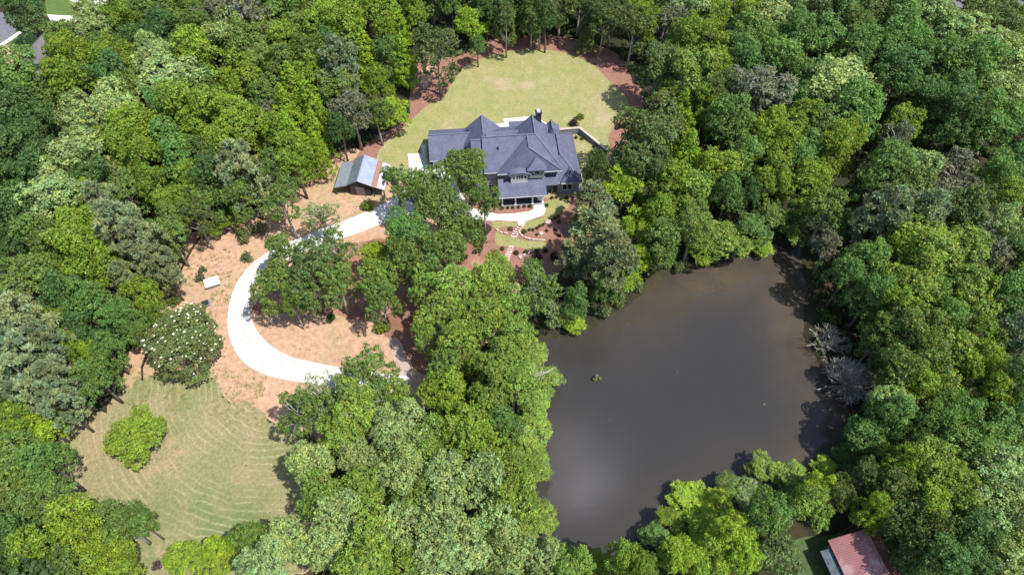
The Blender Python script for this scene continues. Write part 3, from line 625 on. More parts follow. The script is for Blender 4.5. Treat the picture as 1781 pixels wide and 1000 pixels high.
def crown(kind, nclump, nleaf, lsize, seed):
    C, rr, D = crown_points(kind, nclump, seed); g_ = np.random.default_rng(seed+99)
    Vs = []; Ts = []; cen = np.array([0, 0, CZ-2.0])
    for c_, r_, outw in zip(C, rr, D):
        n_ = int(nleaf*(r_/.65)**1.7)
        d = unit(g_.normal(size=(n_*2, 3))); ok = (d@outw + .3*d[:, 2]) > -.3; d = d[ok][:n_]; n_ = len(d)
        if kind == 'pine':
            P = c_ + d*np.array([1, 1, .6])*r_*g_.uniform(.3, 1.0, (n_, 1))
            ax = unit(d + .5*g_.normal(size=(n_, 3))*.8 + np.array([0, 0, .35])); Nn = unit(np.cross(ax, g_.normal(size=(n_, 3))))
            V = leaf_quads(P, Nn, lsize*g_.uniform(.7, 1.3, n_), .22, ax)
        else:
            wob = 1 + .22*np.sin(d[:, 0]*7+c_[0]*3)*np.sin(d[:, 1]*7+c_[1]*3) + .1*np.sin(d[:, 2]*11)
            P = c_ + d*np.array([1, 1, .82])*r_*(np.where(g_.random(n_) < .12, g_.uniform(1.1, 1.6, n_), g_.uniform(.55, 1.1, n_))*wob)[:, None]
            Nn = unit(d*.85 + outw*.2 + np.array([0, 0, .3]) + .62*g_.normal(size=(n_, 3)))
            V = leaf_quads(P, Nn, lsize*g_.uniform(.65, 1.35, n_), .72)
        ct = g_.uniform(.70, 1.30); hue = g_.uniform(-.13, .13)
        b_ = ct*g_.uniform(.78, 1.24, n_); T = np.stack([b_*(1+hue+g_.uniform(-.04,.04,n_)), b_, b_*(1-hue)], 1)
        Vs.append(V); Ts.append(T)
    return np.concatenate(Vs), np.concatenate(Ts), C
def trunk_mesh(name, C, m, nl=14, h=11.5, r0=.30, seed=1, twigs=0):
    g_ = random.Random(seed); mb = MB(); bx, by = g_.uniform(-.4,.4), g_.uniform(-.4,.4)
    sp = [(0,0,-.1),(bx*.3,by*.3,h*.3),(bx,by,h*.62),(bx*.6,by*.8,h)]
    mb.tube(sp, [r0*1.25, r0, r0*.7, r0*.3], 7)
    idx = list(range(len(C))); g_.shuffle(idx)
    for i in idx[:nl+twigs]:
        c_ = Vector(C[i]); z0 = max(3.0, min(h*.95, c_.z-1.2-g_.uniform(.5,2.5))); f = z0/h
        s0 = Vector((bx*min(1,f/.62), by*min(1,f/.62), z0)); mid = (s0+c_)/2 + Vector((g_.uniform(-.3,.3), g_.uniform(-.3,.3), .5))
        mb.tube([s0, mid, c_, c_+(c_-mid)*.35], [.13,.085,.05,.02], 4)
    o = mb.build(name, m, None, True); me = o.data; bpy.data.objects.remove(o); return me
PROTO = {}
def proto(key, kind, ncl, nlf, ls, seeds, lm, bm, **kw):
    L_ = []
    for s_ in seeds:
        V, T, C = crown(kind, ncl, nlf, ls, s_)
        L_.append((leaves_mesh('crown', V, T, lm), trunk_mesh('trunk', C, bm, seed=s_, **kw), V, T))
    PROTO[key] = L_
proto('round', 'round', 230, 64, .155, (1,2,3,4,5,6), M['leaf'], M['bark'])
proto('oak', 'oak', 215, 64, .165, (11,12,13,14,15,16), M['leaf'], M['palebark'], twigs=12)
proto('cone', 'cone', 170, 62, .17, (21,22,23), M['leaf'], M['bark'], nl=6, h=14.5, r0=.24)
proto('pine', 'pine', 120, 78, .34, (31,32,33,34), M['needle'], M['bark'], nl=26, h=14.5, r0=.26)
proto('sparse', 'sparse', 125, 30, .165, (41,42,43), M['leaf'], M['palebark'], nl=50, r0=.24)
proto('open', 'sparse', 175, 66, .165, (45,46,47), M['leaf'], M['palebark'], nl=40, r0=.24)
# small bush prototype, unit 1 m radius
def bush_proto(seed, ncl=14, nlf=60, ls=.075):
    g_ = np.random.default_rng(seed); Vs = []; Ts = []
    for k in range(ncl):
        d0 = unit(g_.normal(size=3)); d0[2] = abs(d0[2]); c_ = d0*np.array([.62,.62,.62])*g_.uniform(.5,1) + np.array([0,0,.25]); r_ = g_.uniform(.28,.42)
        d = unit(g_.normal(size=(nlf,3))); P = c_+d*r_*g_.uniform(.7,1.1,(nlf,1)); Nn = unit(d+np.array([0,0,.4])+.5*g_.normal(size=(nlf,3)))
        Vs.append(leaf_quads(P, Nn, ls*g_.uniform(.7,1.4,nlf), .7)); b_ = g_.uniform(.75,1.25,nlf); Ts.append(np.stack([b_,b_,b_],1))
    return np.concatenate(Vs), np.concatenate(Ts)
BUSH = []
for s_ in range(4):
    V, T = bush_proto(50+s_); BUSH.append((leaves_mesh('shrub', V, T, M['leaf']), V, T))
V, T = bush_proto(60, 34, 110, .05); DENSE = leaves_mesh('foliage', V, T, M['leaf'])
def stem_mesh():
    mb = MB()
    for k in range(7):
        a = k*.9; mb.tube([(0,0,-.02),(math.cos(a)*.18,math.sin(a)*.18,.35),(math.cos(a)*.45,math.sin(a)*.45,.75)], [.045,.03,.012], 4)
    o = mb.build('stem', M['bark']); me = o.data; bpy.data.objects.remove(o); return me
STEM = stem_mesh()

# ------------------------------------------------------------------ tree kinds: look, shape prototype, colour
K = {
 'o': ('mid-green', 'oak', (0.134,0.209,0.042)), 'y': ('yellow-green', 'round', (0.174,0.258,0.026)), 'p': ('pale silvery-green', 'oak', (0.270,0.360,0.127)),
 'd': ('dark blue-green', 'round', (0.079,0.157,0.040)), 'e': ('emerald green', 'round', (0.121,0.226,0.051)), 'c': ('lime-green conical', 'cone', (0.209,0.313,0.024)),
 'b': ('bright lime', 'round', (0.237,0.348,0.029)), 'v': ('fresh green', 'oak', (0.204,0.302,0.050)), 'k': ('dark olive', 'oak', (0.108,0.153,0.040)),
 'n': ('grey-olive', 'pine', (0.204,0.249,0.116)), 'g': ('brownish-grey', 'open', (0.160,0.174,0.101)), 's': ('sparse see-through', 'sparse', (0.176,0.255,0.066)),
 'a': ('airy mid-green', 'open', (0.132,0.211,0.046)),
}
TREES = """
235 -16 28 o|285 -20 28 y|335 -18 28 o|385 -14 28 k|432 -4 28 g|478 -16 28 e|525 -18 28 o|572 -14 28 y|618 -18 28 y|662 -16 28 o|706 -18 28 y|750 -16 28 o|796 -18 28 d|842 -20 28 e|890 -22 28 k|930 -20 28 d|972 -24 28 k|1014 -26 28 k|1056 -24 28 k|1100 -14 28 y|1140 -22 28 p|1186 -18 28 e|1230 -18 28 y|1280 -18 28 k|1325 -14 28 o|1370 -20 28 e|1420 -18 28 g|1468 -16 28 o|1512 -18 28 e|1556 -14 28 o
1050 40 22 k|880 44 20 k|950 40 20 d|925 30 20 o|830 84 16 e 8
44 20 27 d|160 30 20 p|205 15 22 y|245 22 25 o|290 18 28 o|340 12 25 y|378 26 28 g|425 40 38 g|114 68 23 o|165 55 26 p|195 72 22 o|225 50 22 y
106 98 20 y|132 100 26 y|168 92 22 o|205 108 30 y|250 80 22 d|290 65 28 d|320 42 24 o|348 48 20 o|270 108 28 p|345 105 36 y|392 72 30 p|300 152 42 p
348 142 22 e|195 138 28 d|122 152 32 y|28 150 40 e|78 168 28 o|22 202 42 d|68 218 30 d|158 210 32 p|205 188 30 p|240 160 25 o|238 235 38 y|320 195 36 y
376 205 35 y|362 168 20 o|285 200 25 e|45 245 28 d|500 32 32 e|458 18 22 d|545 22 28 o|592 42 36 y|560 68 28 y|640 20 28 y|682 28 26 c|715 20 22 y
668 62 22 y|785 14 18 e|818 48 27 b|405 50 20 p|425 82 32 o|462 62 22 y|455 108 22 p|502 85 28 y|482 110 22 o|528 55 26 o|545 100 26 o|592 118 30 n
635 92 24 c|575 88 22 d|672 98 22 e|700 98 24 c|510 152 26 c|542 138 22 y|425 150 30 y|465 165 25 o|498 192 28 c|540 180 26 c|585 155 26 o|615 198 38 g
660 152 24 y|688 200 28 b|655 200 24 o|420 218 34 y|462 198 22 g|505 240 34 c|475 232 24 y|548 228 25 c|592 232 22 d|512 282 32 y|548 258 24 c|402 245 38 y
370 282 34 o|422 302 38 n|470 302 28 o|368 322 34 d|415 342 26 o|355 355 26 o|492 352 34 a|560 378 32 s|150 272 42 p|118 302 30 p|92 352 38 p|215 258 36 y
255 288 28 y|298 250 26 e|322 282 28 e|345 232 28 y|388 272 24 y|35 272 38 d|65 305 28 d|18 322 30 d|165 312 26 d|28 378 38 d|155 355 26 y|220 342 28 o
268 332 28 y|342 328 32 y|310 366 28 y|340 378 24 k|212 402 42 n|185 362 25 n|150 415 38 y|102 428 28 o|68 412 28 e|292 405 30 o|20 430 30 d|142 448 36 y
175 462 28 y|252 432 36 n|280 465 28 n|225 492 24 n|108 462 24 o|45 498 42 o|95 502 25 e|158 540 40 e|120 522 30 d|200 558 25 e|230 555 20 e|252 514 24 y 12
270 540 18 y 8|240 584 20 o 8|45 572 42 n|92 602 30 n|28 622 40 n|108 575 22 y|150 582 30 d|137 612 18 y|165 618 18 b 10|188 612 24 e 11|172 660 32 e 12|55 660 42 n
106 668 28 n|105 702 30 n|22 742 35 y|84 742 30 b|48 802 42 o|88 812 36 e|20 855 40 o|20 790 25 y|72 862 38 o|138 912 42 y|165 950 42 y|212 912 38 o
244 908 22 e|28 935 40 d|80 962 42 y|205 982 38 y|15 995 30 d|130 995 38 o|325 978 34 b|382 965 30 b|435 935 26 v|462 985 42 p|502 945 38 p|542 812 38 p
562 862 36 v|592 762 34 v|622 802 30 p|642 852 32 v|702 832 36 p|682 772 38 p|722 872 34 v|602 902 40 p|562 952 38 p|652 920 36 v|640 975 38 v|702 925 38 p
762 912 38 p|765 965 38 p|705 985 34 v|788 838 40 p|772 690 40 y|825 760 44 y|762 772 32 v|692 742 40 p|722 795 36 p|790 512 40 v|742 500 26 v|738 590 20 v|628 700 34 v|690 690 26 v|850 498 34 v|762 552 36 v
828 558 38 v|888 532 28 v|882 582 36 v|800 602 38 v|860 642 38 v|922 618 36 v|775 640 28 o|902 672 36 v|948 662 28 v|850 698 32 v|932 702 30 v|872 742 32 e
922 752 34 v|932 802 30 v|898 822 34 v|852 832 40 p|902 872 38 v|938 902 34 v|860 912 40 p|812 962 40 p|880 972 40 p|942 972 38 p|988 982 32 v|932 498 32 a|866 470 26 v 9|925 468 20 a 6
960 542 26 s|1040 408 46 n|1062 458 38 n|1002 452 30 n 12|1030 352 32 n 12|1008 388 16 k 5|998 562 20 b|1000 528 22 e|1085 488 24 b|1050 502 22 e|1085 332 36 b|1105 398 25 b
1110 452 22 b|1152 420 34 o|1140 378 26 y|1170 330 30 y|1205 338 28 v|1207 398 34 o|1218 432 28 y|1262 418 38 v|1302 402 34 e|1326 428 20 b|1342 380 28 o|1378 392 32 o
1340 322 30 y|1195 268 28 c|1122 232 48 k|1110 278 36 k|1038 296 20 k|1140 306 26 k|1250 302 32 y|1290 290 28 e|1262 345 26 e|1298 350 22 d|1342 272 32 y|1382 290 28 e
1035 28 22 k|1064 22 26 k|1102 52 27 k|1122 40 26 y|1158 45 28 g|1165 12 25 e|1208 20 30 p|1186 76 26 y|1235 78 28 y|1240 36 24 y|1270 18 24 g|1302 35 24 y
1336 42 32 p|1290 70 30 e|1322 85 22 e|1148 118 34 k|1196 132 34 v|1240 132 26 y|1292 112 28 e|1315 162 46 g|1255 172 30 k|1186 192 24 c|1188 228 26 c|1225 195 24 y
1265 222 34 e|1328 232 28 y|1360 235 28 y|1362 112 32 e|1392 150 28 e|1380 66 28 e|1390 20 25 p|1382 186 24 e|1422 20 28 k|1466 26 30 e|1412 78 32 e|1486 62 28 o
1522 30 30 k|1562 50 30 e|1602 28 34 p|1640 60 29 p|1692 46 28 k|1736 50 28 k|1772 56 22 y|1530 90 32 e|1572 96 30 e|1486 98 28 e|1450 160 44 p|1482 200 36 e
1560 142 36 d|1622 120 36 e|1702 82 38 p|1748 112 36 p|1690 132 38 e|1640 172 34 d|1740 172 36 p|1602 192 26 d|1662 215 34 d|1722 220 34 e|1768 216 28 e|1398 218 30 y
1436 236 34 o|1470 250 24 y|1568 226 26 y|1552 252 22 g|1440 270 32 y|1402 272 26 e|1402 330 36 y|1436 370 34 o|1538 302 34 e|1590 302 32 p|1655 310 34 g|1582 350 34 o
1505 330 22 d|1630 352 36 g|1538 380 36 n|1600 382 34 n|1668 372 34 k|1695 402 30 g|1732 308 28 e|1770 292 28 d|1742 360 28 y|1742 402 26 p|1768 348 24 g|1602 432 40 v
1660 440 36 v|1560 440 30 y|1502 460 34 e|1470 482 28 e|1440 432 25 g|1702 452 32 g|1756 452 30 d|1580 500 36 v|1512 520 32 e|1558 535 28 y|1540 572 30 o|1582 572 34 o
1612 520 28 e|1686 524 34 v|1640 562 28 e|1650 492 28 e|1746 520 34 e|1770 482 26 e|1602 622 32 o|1660 620 32 v|1706 608 32 y|1696 645 26 y|1760 592 34 n|1560 652 34 o
1590 682 32 y|1622 692 30 v|1516 604 20 k 9|1545 622 24 k 11|1542 702 28 p|1722 696 28 y|1766 680 34 d|1504 762 36 e|1542 735 36 e|1478 790 26 e|1572 762 30 d|1612 740 34 e
1652 722 32 e|1660 772 40 e|1722 762 40 e|1766 750 34 e|1560 812 32 y|1500 832 28 k 11|1546 850 34 k|1604 812 36 v|1642 822 30 v|1682 812 32 g|1730 832 40 p|1656 862 32 v
1602 890 34 y|1560 900 30 k|1512 892 26 y|1602 932 34 k|1700 892 42 p|1760 902 40 p|1682 952 40 d|1750 972 40 p|1622 975 38 d|1574 985 24 e 8|1198 862 34 b|1245 880 34 b 11
1270 842 24 o|1300 852 24 p|1326 808 24 v|1370 822 26 v|1392 850 28 e|1330 892 36 e|1402 882 32 v|1422 852 26 b|1436 812 22 b 8|1458 858 26 k 10|1215 922 38 b 12|1272 932 34 b 12|1232 972 38 b|1178 962 32 b
1140 932 24 e|1082 975 30 y|1040 978 24 y|1112 992 28 y|1346 966 40 k 10|1290 968 28 b 11|1160 902 24 y|480 498 35 o|488 438 30 a|545 468 38 k|590 440 28 a|588 494 32 o
535 518 28 a|508 528 18 o|706 410 38 e|760 368 38 o|722 345 28 a|800 398 34 o|776 440 34 o|702 458 32 o|742 468 30 a|814 300 33 o 13.5|842 352 26 a|648 448 24 b
656 490 28 v|662 522 28 o|640 648 38 a|560 690 40 s|592 700 36 a|522 722 36 a|622 728 38 v|668 702 32 a|690 322 24 a|738 322 26 a|772 318 24 a|870 14 24 d|905 6 22 e|940 22 24 k|975 12 24 k|1008 5 22 k|845 20 22 d
"""
TL = []; HO = []
for tok in TREES.replace('\n', '|').split('|'):
    t = tok.split()
    if len(t) >= 4: TL.append((float(t[0]), float(t[1]), float(t[2]), t[3])); HO.append(float(t[4]) if len(t) > 4 else None)

# landmarks used to word the labels (photo positions)
LM = [('the magnolia',334,597),('the well house',368,488),('the shed',628,300),('the grey house',885,270),('the back lawn',930,140),('the lone lawn-edge tree',757,110),
      ('the pond islet',1039,651),('the dead grey shrub',1470,645),('the red-roofed barn',1490,965),('the lone meadow tree',240,750),('the mown meadow',330,830),
      ('the driveway bend',415,570),('the pond inlet',1360,450),('the top-left road',8,50),('the top-right road',1695,5),('the lowest pond corner',990,930),
      ('the front walk',905,378),('the retaining wall',1030,240),('the right edge midpoint',1781,480),('the left edge midpoint',0,480),('the little lawn conifer',1018,72),
      ('the lower left corner',0,1000),('the lower right corner',1781,1000),('the bottom edge midpoint',890,1000),('the top edge midpoint',890,0)]
DIRS = ['right of', 'below and right of', 'below', 'below and left of', 'left of', 'above and left of', 'above', 'above and right of']
def sector(dx, dy): return int(((math.degrees(math.atan2(dy, dx)) + 22.5) % 360) // 45)
RANK = {}
for li, (nm, lx, ly) in enumerate(LM):
    by = {}
    for ti, (x, y, r_, k) in enumerate(TL):
        by.setdefault((sector(x-lx, y-ly), k), []).append((math.hypot(x-lx, y-ly), ti))
    for key, lst in by.items():
        lst.sort()
        for rk, (d_, ti) in enumerate(lst): RANK[(li, ti)] = (rk, key[0], d_)
NTH = ['first', 'second', 'third', 'fourth', 'fifth', 'sixth', 'seventh', 'eighth', 'ninth']
def tree_label(ti):
    best = min(((RANK[(li, ti)][0]*110 + RANK[(li, ti)][2], li) for li in range(len(LM))))
    li = best[1]; rk, s_, d_ = RANK[(li, ti)]; k = TL[ti][3]
    noun = 'pine' if k == 'n' else 'tree'
    return f'{NTH[rk]} {K[k][0]} {noun} {DIRS[s_]} {LM[li][0]}'
GROUPS = {'n': 'pines in the woods'}
tr = random.Random(5)
NAMES = {'a': 'oak_tree', 'n': 'pine_tree', 'c': 'conical_tree', 'g': 'thin_leaved_tree', 's': 'thin_leaved_tree', 'k': 'oak_tree', 'o': 'oak_tree'}
TPOS = []
def place_tree(x, y, r, h, key, colr, name, label, cat, group, rz=None, vi=None, own=True):
    L_ = PROTO[key]; cm, tm, _, _ = L_[tr.randrange(len(L_)) if vi is None else vi]
    o = empty(name, (x, y, 0), tr.uniform(0, 6.28) if rz is None else rz); o.scale = (r/RX, r/RX, h/HN); tag(o, label, cat, group)
    c_ = bpy.data.objects.new('crown', cm); col.objects.link(c_); c_.parent = o; c_.color = (*colr, 1)
    t_o = bpy.data.objects.new('trunk', tm); col.objects.link(t_o); t_o.parent = o
    TPOS.append((x, y, r)); return o
def in_pond(x, y, m_=0.8): return inside(POND, x, y)
for ti, (px, py, rp, k) in enumerate(TL):
    desc, key, cl = K[k]
    zc = 9.5
    r = rp*depth_at(py, zc)/FPX; gx, gy = G(px, py, 7)
    r *= 1.02 if any(min((gx-q[0])**2+(gy-q[1])**2 for q in c_) < 49 or inside(c_, gx, gy) for c_ in (soil_w, mulch_w, meadow_w, POND)) else 1.20
    h = {'c': 14.5, 'n': 17, 'b': 10, 's': 11, 'k': 15, 'g': 14}.get(k, 14.5)*(.62+.12*r)*tr.uniform(.93, 1.07)
    h = max(5.5, min(h, 19))
    if HO[ti]: h = HO[ti]
    for it in range(8):
        x, y = G(px, py, h*CZ/HN)
        if not in_pond(x, y): break
        h *= .86
    f = tr.uniform(.85, 1.15); hs = tr.uniform(-.08, .08)
    cl = (cl[0]*f*(1+hs), cl[1]*f, cl[2]*f*(1-hs))
    place_tree(x, y, r, h, key, cl, NAMES.get(k, 'broadleaf_tree'), tree_label(ti), 'pine tree' if k == 'n' else 'tree', GROUPS.get(k, 'broadleaf trees of the woods'))

# ------------------------------------------------------------------ trees that stand alone
def lone(px, py, zc, rp, h, key, cl, name, label, vi=0):
    x, y = G(px, py, zc); r = rp*depth_at(py, zc)/FPX; return place_tree(x, y, r, h, key, cl, name, label, 'tree', None, vi=vi)
x, y = G(767, 165); place_tree(x, y, 4.3, 16.5, 'oak', (.105,.140,.045), 'oak_tree', 'lone tree with bare trunk in the mulch at the left edge of the back lawn', 'tree', None, vi=1)
x, y = G(1018, 93); place_tree(x, y, 2.3, 7.6, 'cone', (.15,.20,.045), 'conical_tree', 'small bright cone-shaped tree alone in the mulch at the top of the back lawn', 'tree', None, vi=1)
x, y = G(262, 776); place_tree(x, y, 3.7, 6.6, 'round', (.195,.280,.030), 'broadleaf_tree', 'round lime-green tree standing alone in the mown meadow', 'tree', None, vi=2)
x, y = G(396, 402); place_tree(x, y, 2.7, 4.3, 'round', (.150,.210,.022), 'broadleaf_tree', 'small bright lime tree casting a dark shadow at the top of the silt fence', 'tree', None, vi=3)
# magnolia with its white flowers
x, y = G(340, 630); mg = place_tree(x, y, 5.3, 9.0, 'round', (.125,.165,.048), 'magnolia_tree', 'broad magnolia dotted with white flowers beside the driveway bend', 'tree', None, vi=4)
fv = PROTO['round'][4][2]; g_ = np.random.default_rng(3); sel = g_.choice(len(fv), 190, replace=False); cen = fv[sel].mean(1); dirv = unit(cen-np.array([0,0,CZ-1]))
mb = MB()
for c_, d_ in zip(cen, dirv):
    if d_[2] < -.1: continue
    p = Vector(c_)+Vector(d_)*.12; s = g_.uniform(.06,.125)
    for k in range(5):
        a = k*1.257; q = Vector((math.cos(a), math.sin(a), .35))*s; q2 = Vector((math.cos(a+1), math.sin(a+1), .35))*s
        mb.add([p, p+q, p+(q+q2)*.75+Vector((0,0,.03)), p+q2], [(0,1,2,3)])
mb.build('flowers', M['flower'], mg)

# ------------------------------------------------------------------ bushes and shrubs
def bush(px, py, rp, cl, name, label, cat='shrub', group=None, hf=1.0, dense=False, z=0.0, vi=None):
    x, y = G(px, py, rp*.06*hf); r = rp*depth_at(py)/FPX
    o = empty(name, (x, y, z), tr.uniform(0, 6)); o.scale = (r, r, r*hf); tag(o, label, cat, group)
    me = DENSE if dense else BUSH[tr.randrange(4) if vi is None else vi][0]
    c_ = bpy.data.objects.new('foliage', me); col.objects.link(c_); c_.parent = o; c_.color = (*cl, 1)
    s_o = bpy.data.objects.new('stem', STEM); col.objects.link(s_o); s_o.parent = o; return o
LIME, DG, OL, PL = (.15,.21,.022), (.05,.085,.022), (.085,.10,.03), (.055,.022,.028)
for a_ in [(637,356,15,LIME,'lime weedy bush on the soil just below the tin-roofed shed'),(648,322,11,(.09,.13,.05),'green bush against the front of the tin-roofed shed'),(663,566,19,LIME,'low bright lime bush below the central trees, above the gravel path'),
           (575,552,12,(.06,.11,.03),'small green bush at the bottom of the left tree cluster'),(1010,202,9,LIME,'small lime sapling above the retaining wall'),(1000,213,11,PL,'dark plum-red shrub above the retaining wall'),
           (934,448,15,PL,'dark purple shrub left of the big grey-olive pines'),(965,444,12,(.05,.03,.025),'dark purple shrub touching the big pines'),(346,480,12,(.10,.12,.06),'grey-green bush left of the well house'),(352,468,9,(.11,.14,.06),'small grey-green bush behind the well house'),
           (305,440,20,LIME,'bright lime bush at the wood edge beside the upper silt fence'),(270,981,12,(.075,.045,.045),'dark reddish shrub at the bottom edge of the meadow'),(1048,540,20,(.12,.16,.06),'pale green shrub overhanging the upper left pond shore'),
           (1075,520,18,(.13,.18,.05),'light green shrub on the pond shore below the big pines'),(1108,495,16,(.13,.16,.07),'pale reedy bush on the upper pond shore'),(1180,462,15,(.10,.14,.04),'green bush on the pond shore, top'),
           (1039,654,9,(.19,.22,.08),'tiny green shrub islet standing in the middle of the pond'),(915,566,18,(.12,.17,.04),'green bush on the left bank above the pond'),(1065,292,14,(.075,.06,.045),'reddish brown bush right of the grey house corner'),
           (300,520,16,(.11,.15,.03),'green bush at the wood edge above the magnolia'),(425,405,20,(.13,.16,.05),'pale green weedy bush right of the small lime tree'),(450,395,18,(.12,.14,.05),'pale weedy bush above the driveway'),(430,445,14,(.12,.15,.05),'weedy bush beside the upper driveway bend'),
           (120,590,0,LIME,''),(900,60,11,LIME,'lime bush at the wood edge above the back lawn, left of centre'),(912,42,12,(.14,.2,.03),'bright understorey bush in the dark wood above the back lawn'),(985,40,10,(.12,.17,.03),'pale understorey bush in the dark wood above the lawn, right'),
           (978,55,9,(.11,.16,.03),'low green bush at the dark wood edge above the lawn'),(360,955,20,LIME,'lime weeds at the bottom edge of the meadow'),(410,925,16,LIME,'lime weedy bush where meadow meets the bottom trees'),(860,440,14,(.22,.22,.03),'yellow-lime bush below the front garden steps')]:
    if a_[2] > 0: bush(a_[0], a_[1], a_[2], a_[3], 'bush', a_[4], 'bush', None, 1.25, z=-.4 if a_[4].startswith('tiny') else 0)
ROWS = [('clipped shrub in the row under the porch railing, the {} from the left', [(873,361.5,4),(883,361,3.2),(892,360.5,3.2),(902,359.5,3.2),(912,358.5,3.2),(922,358,4)], 'clipped shrubs under the porch'),
        ('small shrub against the right wing wall, the {} from the left', [(960,343.5,3.6),(968,342.5,3.2),(976,346,3.2),(986,343,4)], 'shrubs along the right wing'),
        ('dark clipped shrub in the curved row above the mulch, the {} from the left', [(921,399,3.2),(927,399,3.2),(934,396,3.2),(939,392.5,3.2),(945,390,3.2),(960,382.5,3.2),(965,379,3.2),(971,375.5,3.4)], 'clipped shrubs in the curved row'),
        ('small young shrub in the front mulch bed, the {} from the left', [(934,407.5,3),(951,400.5,3.2),(957,418,3),(966,399,3.2),(972,385,3.6),(973,409,3.2)], 'young shrubs in the front mulch bed'),
        ('shrub along the lower front lawn edge, the {} from the left', [(874,431.5,4.2),(898,438.5,5),(915,437.5,5),(934,436,5),(948,434.5,5)], 'shrubs along the lower lawn'),
        ('{} shrub from the top in the mulch left of the back lawn', [(786,118,6),(799,121,5),(785,131,4.6),(785,140,4.4),(776,148,4.2)], 'shrubs left of the back lawn'),
        ('small shrub below the retaining wall, the {} from the left', [(1002,239,3.4),(1012,241,3.4),(1033,254,3.4),(1046,266,5)], 'shrubs below the retaining wall')]
ORD = ['first', 'second', 'third', 'fourth', 'fifth', 'sixth', 'seventh', 'eighth']
for lb, pts, grp in ROWS:
    for i, (x, y, r_) in enumerate(pts): bush(x, y, r_*1.15, (.06,.075,.025) if i % 3 else (.085,.105,.03), 'garden_shrub', lb.format(ORD[i]), 'shrub', grp, 1.3, dense=True)
bush(912, 402, 6, (.10,.125,.03), 'garden_shrub', 'larger rounded shrub right of the top front steps', 'shrub', None, 1.1, dense=True)
bush(888, 397, 5.5, (.12,.14,.03), 'garden_shrub', 'larger rounded yellow-green shrub left of the top front steps', 'shrub', None, 1.1, dense=True)
bush(951, 356.5, 4.5, (.08,.07,.03), 'garden_shrub', 'reddish shrub at the right end of the porch beside the walk', 'shrub', None, 1.1, dense=True)

# ------------------------------------------------------------------ bare dead shrubs on the right bank
def dead_shrub(px, py, r, label, seed, nb=46):
    x, y = G(px, py, 1.5); g2 = random.Random(seed); mb = MB()
    for k in range(nb):
        a = g2.uniform(0, 6.28); el = g2.uniform(.25, 1.45); d0 = Vector((math.cos(a)*math.cos(el), math.sin(a)*math.cos(el), math.sin(el)))
        p = Vector((0,0,0)); P = [p]
        for j in range(4):
            d0 = (d0+Vector((g2.uniform(-.25,.25), g2.uniform(-.25,.25), g2.uniform(-.1,.1)))).normalized(); p = p+d0*r*.27; P.append(p)
        mb.tube(P, [.055,.045,.035,.022,.012], 4)
        for j in (2, 3, 4):
            for q in range(5):
                d1 = (d0+Vector((g2.uniform(-.9,.9), g2.uniform(-.9,.9), g2.uniform(-.4,.7)))).normalized()
                mb.tube([P[j], P[j]+d1*r*.16, P[j]+d1*r*.30+Vector((g2.uniform(-.1,.1),g2.uniform(-.1,.1),.05))], [.03,.02,.010], 3)
    o = empty('dead_shrub', (x, y, 0)); tag(o, label, 'dead shrub'); mb.build('branches', M['deadbark'], o)
dead_shrub(1474, 662, 3.3, 'pale grey leafless shrub on the right pond bank', 1, 110)
dead_shrub(1442, 595, 2.8, 'darker bare grey shrub above the pale leafless one on the right bank', 2, 36)
# fallen pale branches over the left bank
def fallen(px, py, z, ln, ang_, label, seed):
    x, y = G(px, py, z); g2 = random.Random(seed); mb = MB(); d0 = Vector((math.cos(ang_), math.sin(ang_), .08))
    P = [Vector((0,0,0))+d0*ln*t+Vector((0,math.sin(t*3)*.3,0)) for t in (0,.25,.5,.75,1)]; mb.tube(P, [.14,.12,.09,.06,.03], 6)
    for k in range(9):
        t = g2.uniform(.2,.9); s = d0*ln*t; d1 = (d0+Vector((g2.uniform(-.8,.8), g2.uniform(-.8,.8), g2.uniform(0,.4)))).normalized(); mb.tube([s, s+d1*1.1, s+d1*2.1+Vector((0,0,.2))], [.06,.04,.015], 4)
    mb.tube([(0,0,0),(-.3,-.4,-z*.5),(-.5,-1.0,-z)], [.14,.17,.22], 6)
    o = empty('bare_branch_tree', (x, y, z)); tag(o, label, 'dead tree'); mb.build('branches', M['deadbark'], o)
fallen(898, 662, 8.5, 5.0, R(14), 'bare pale dead tree leaning out between green crowns on the left bank', 3)

# ------------------------------------------------------------------ undergrowth and the wood outside the frame: one object each
def inst(V, T, pos, sc_, colr, rz):
    c_, s_ = np.cos(rz), np.sin(rz); A = V*np.array(sc_); B_ = np.stack([A[...,0]*c_-A[...,1]*s_, A[...,0]*s_+A[...,1]*c_, A[...,2]], -1) + np.array(pos)
    return B_, T*np.array(colr)
clear = [soil_w, mulch_w, meadow_w, POND]
gg = random.Random(8); Vs = []; Ts = []
cnt = 0
while cnt < 3400:
    x = gg.uniform(-125, 125); y = gg.uniform(14, 175)
    if abs(x) > 58 + y*.46: continue
    if any(inside(c_, x, y) for c_ in clear): continue
    if x < -95 and y > 130: continue
    if 27 < x < 62 and y < 30: continue
    cnt += 1; s = gg.uniform(.7, 1.7); _, V, T = BUSH[cnt % 4]; k_ = np.random.default_rng(cnt).choice(len(V), 110, replace=False); k = gg.uniform(.7, 1.3)
    Vc = V[k_]; mid = Vc.mean(1, keepdims=True); Vc = mid+(Vc-mid)*2.3
    a_, b_ = inst(Vc, T[k_], (x, y, 0), (s, s, s), (.09*k, .135*k, .032*k), gg.uniform(0, 6)); Vs.append(a_); Ts.append(b_)
me = leaves_mesh('undergrowth', np.concatenate(Vs), np.concatenate(Ts), M['leaf']); o = bpy.data.objects.new('undergrowth', me); col.objects.link(o)
tag(o, 'low green undergrowth covering the forest floor between the trunks', 'undergrowth', None, 'stuff')
Vs = []; Ts = []
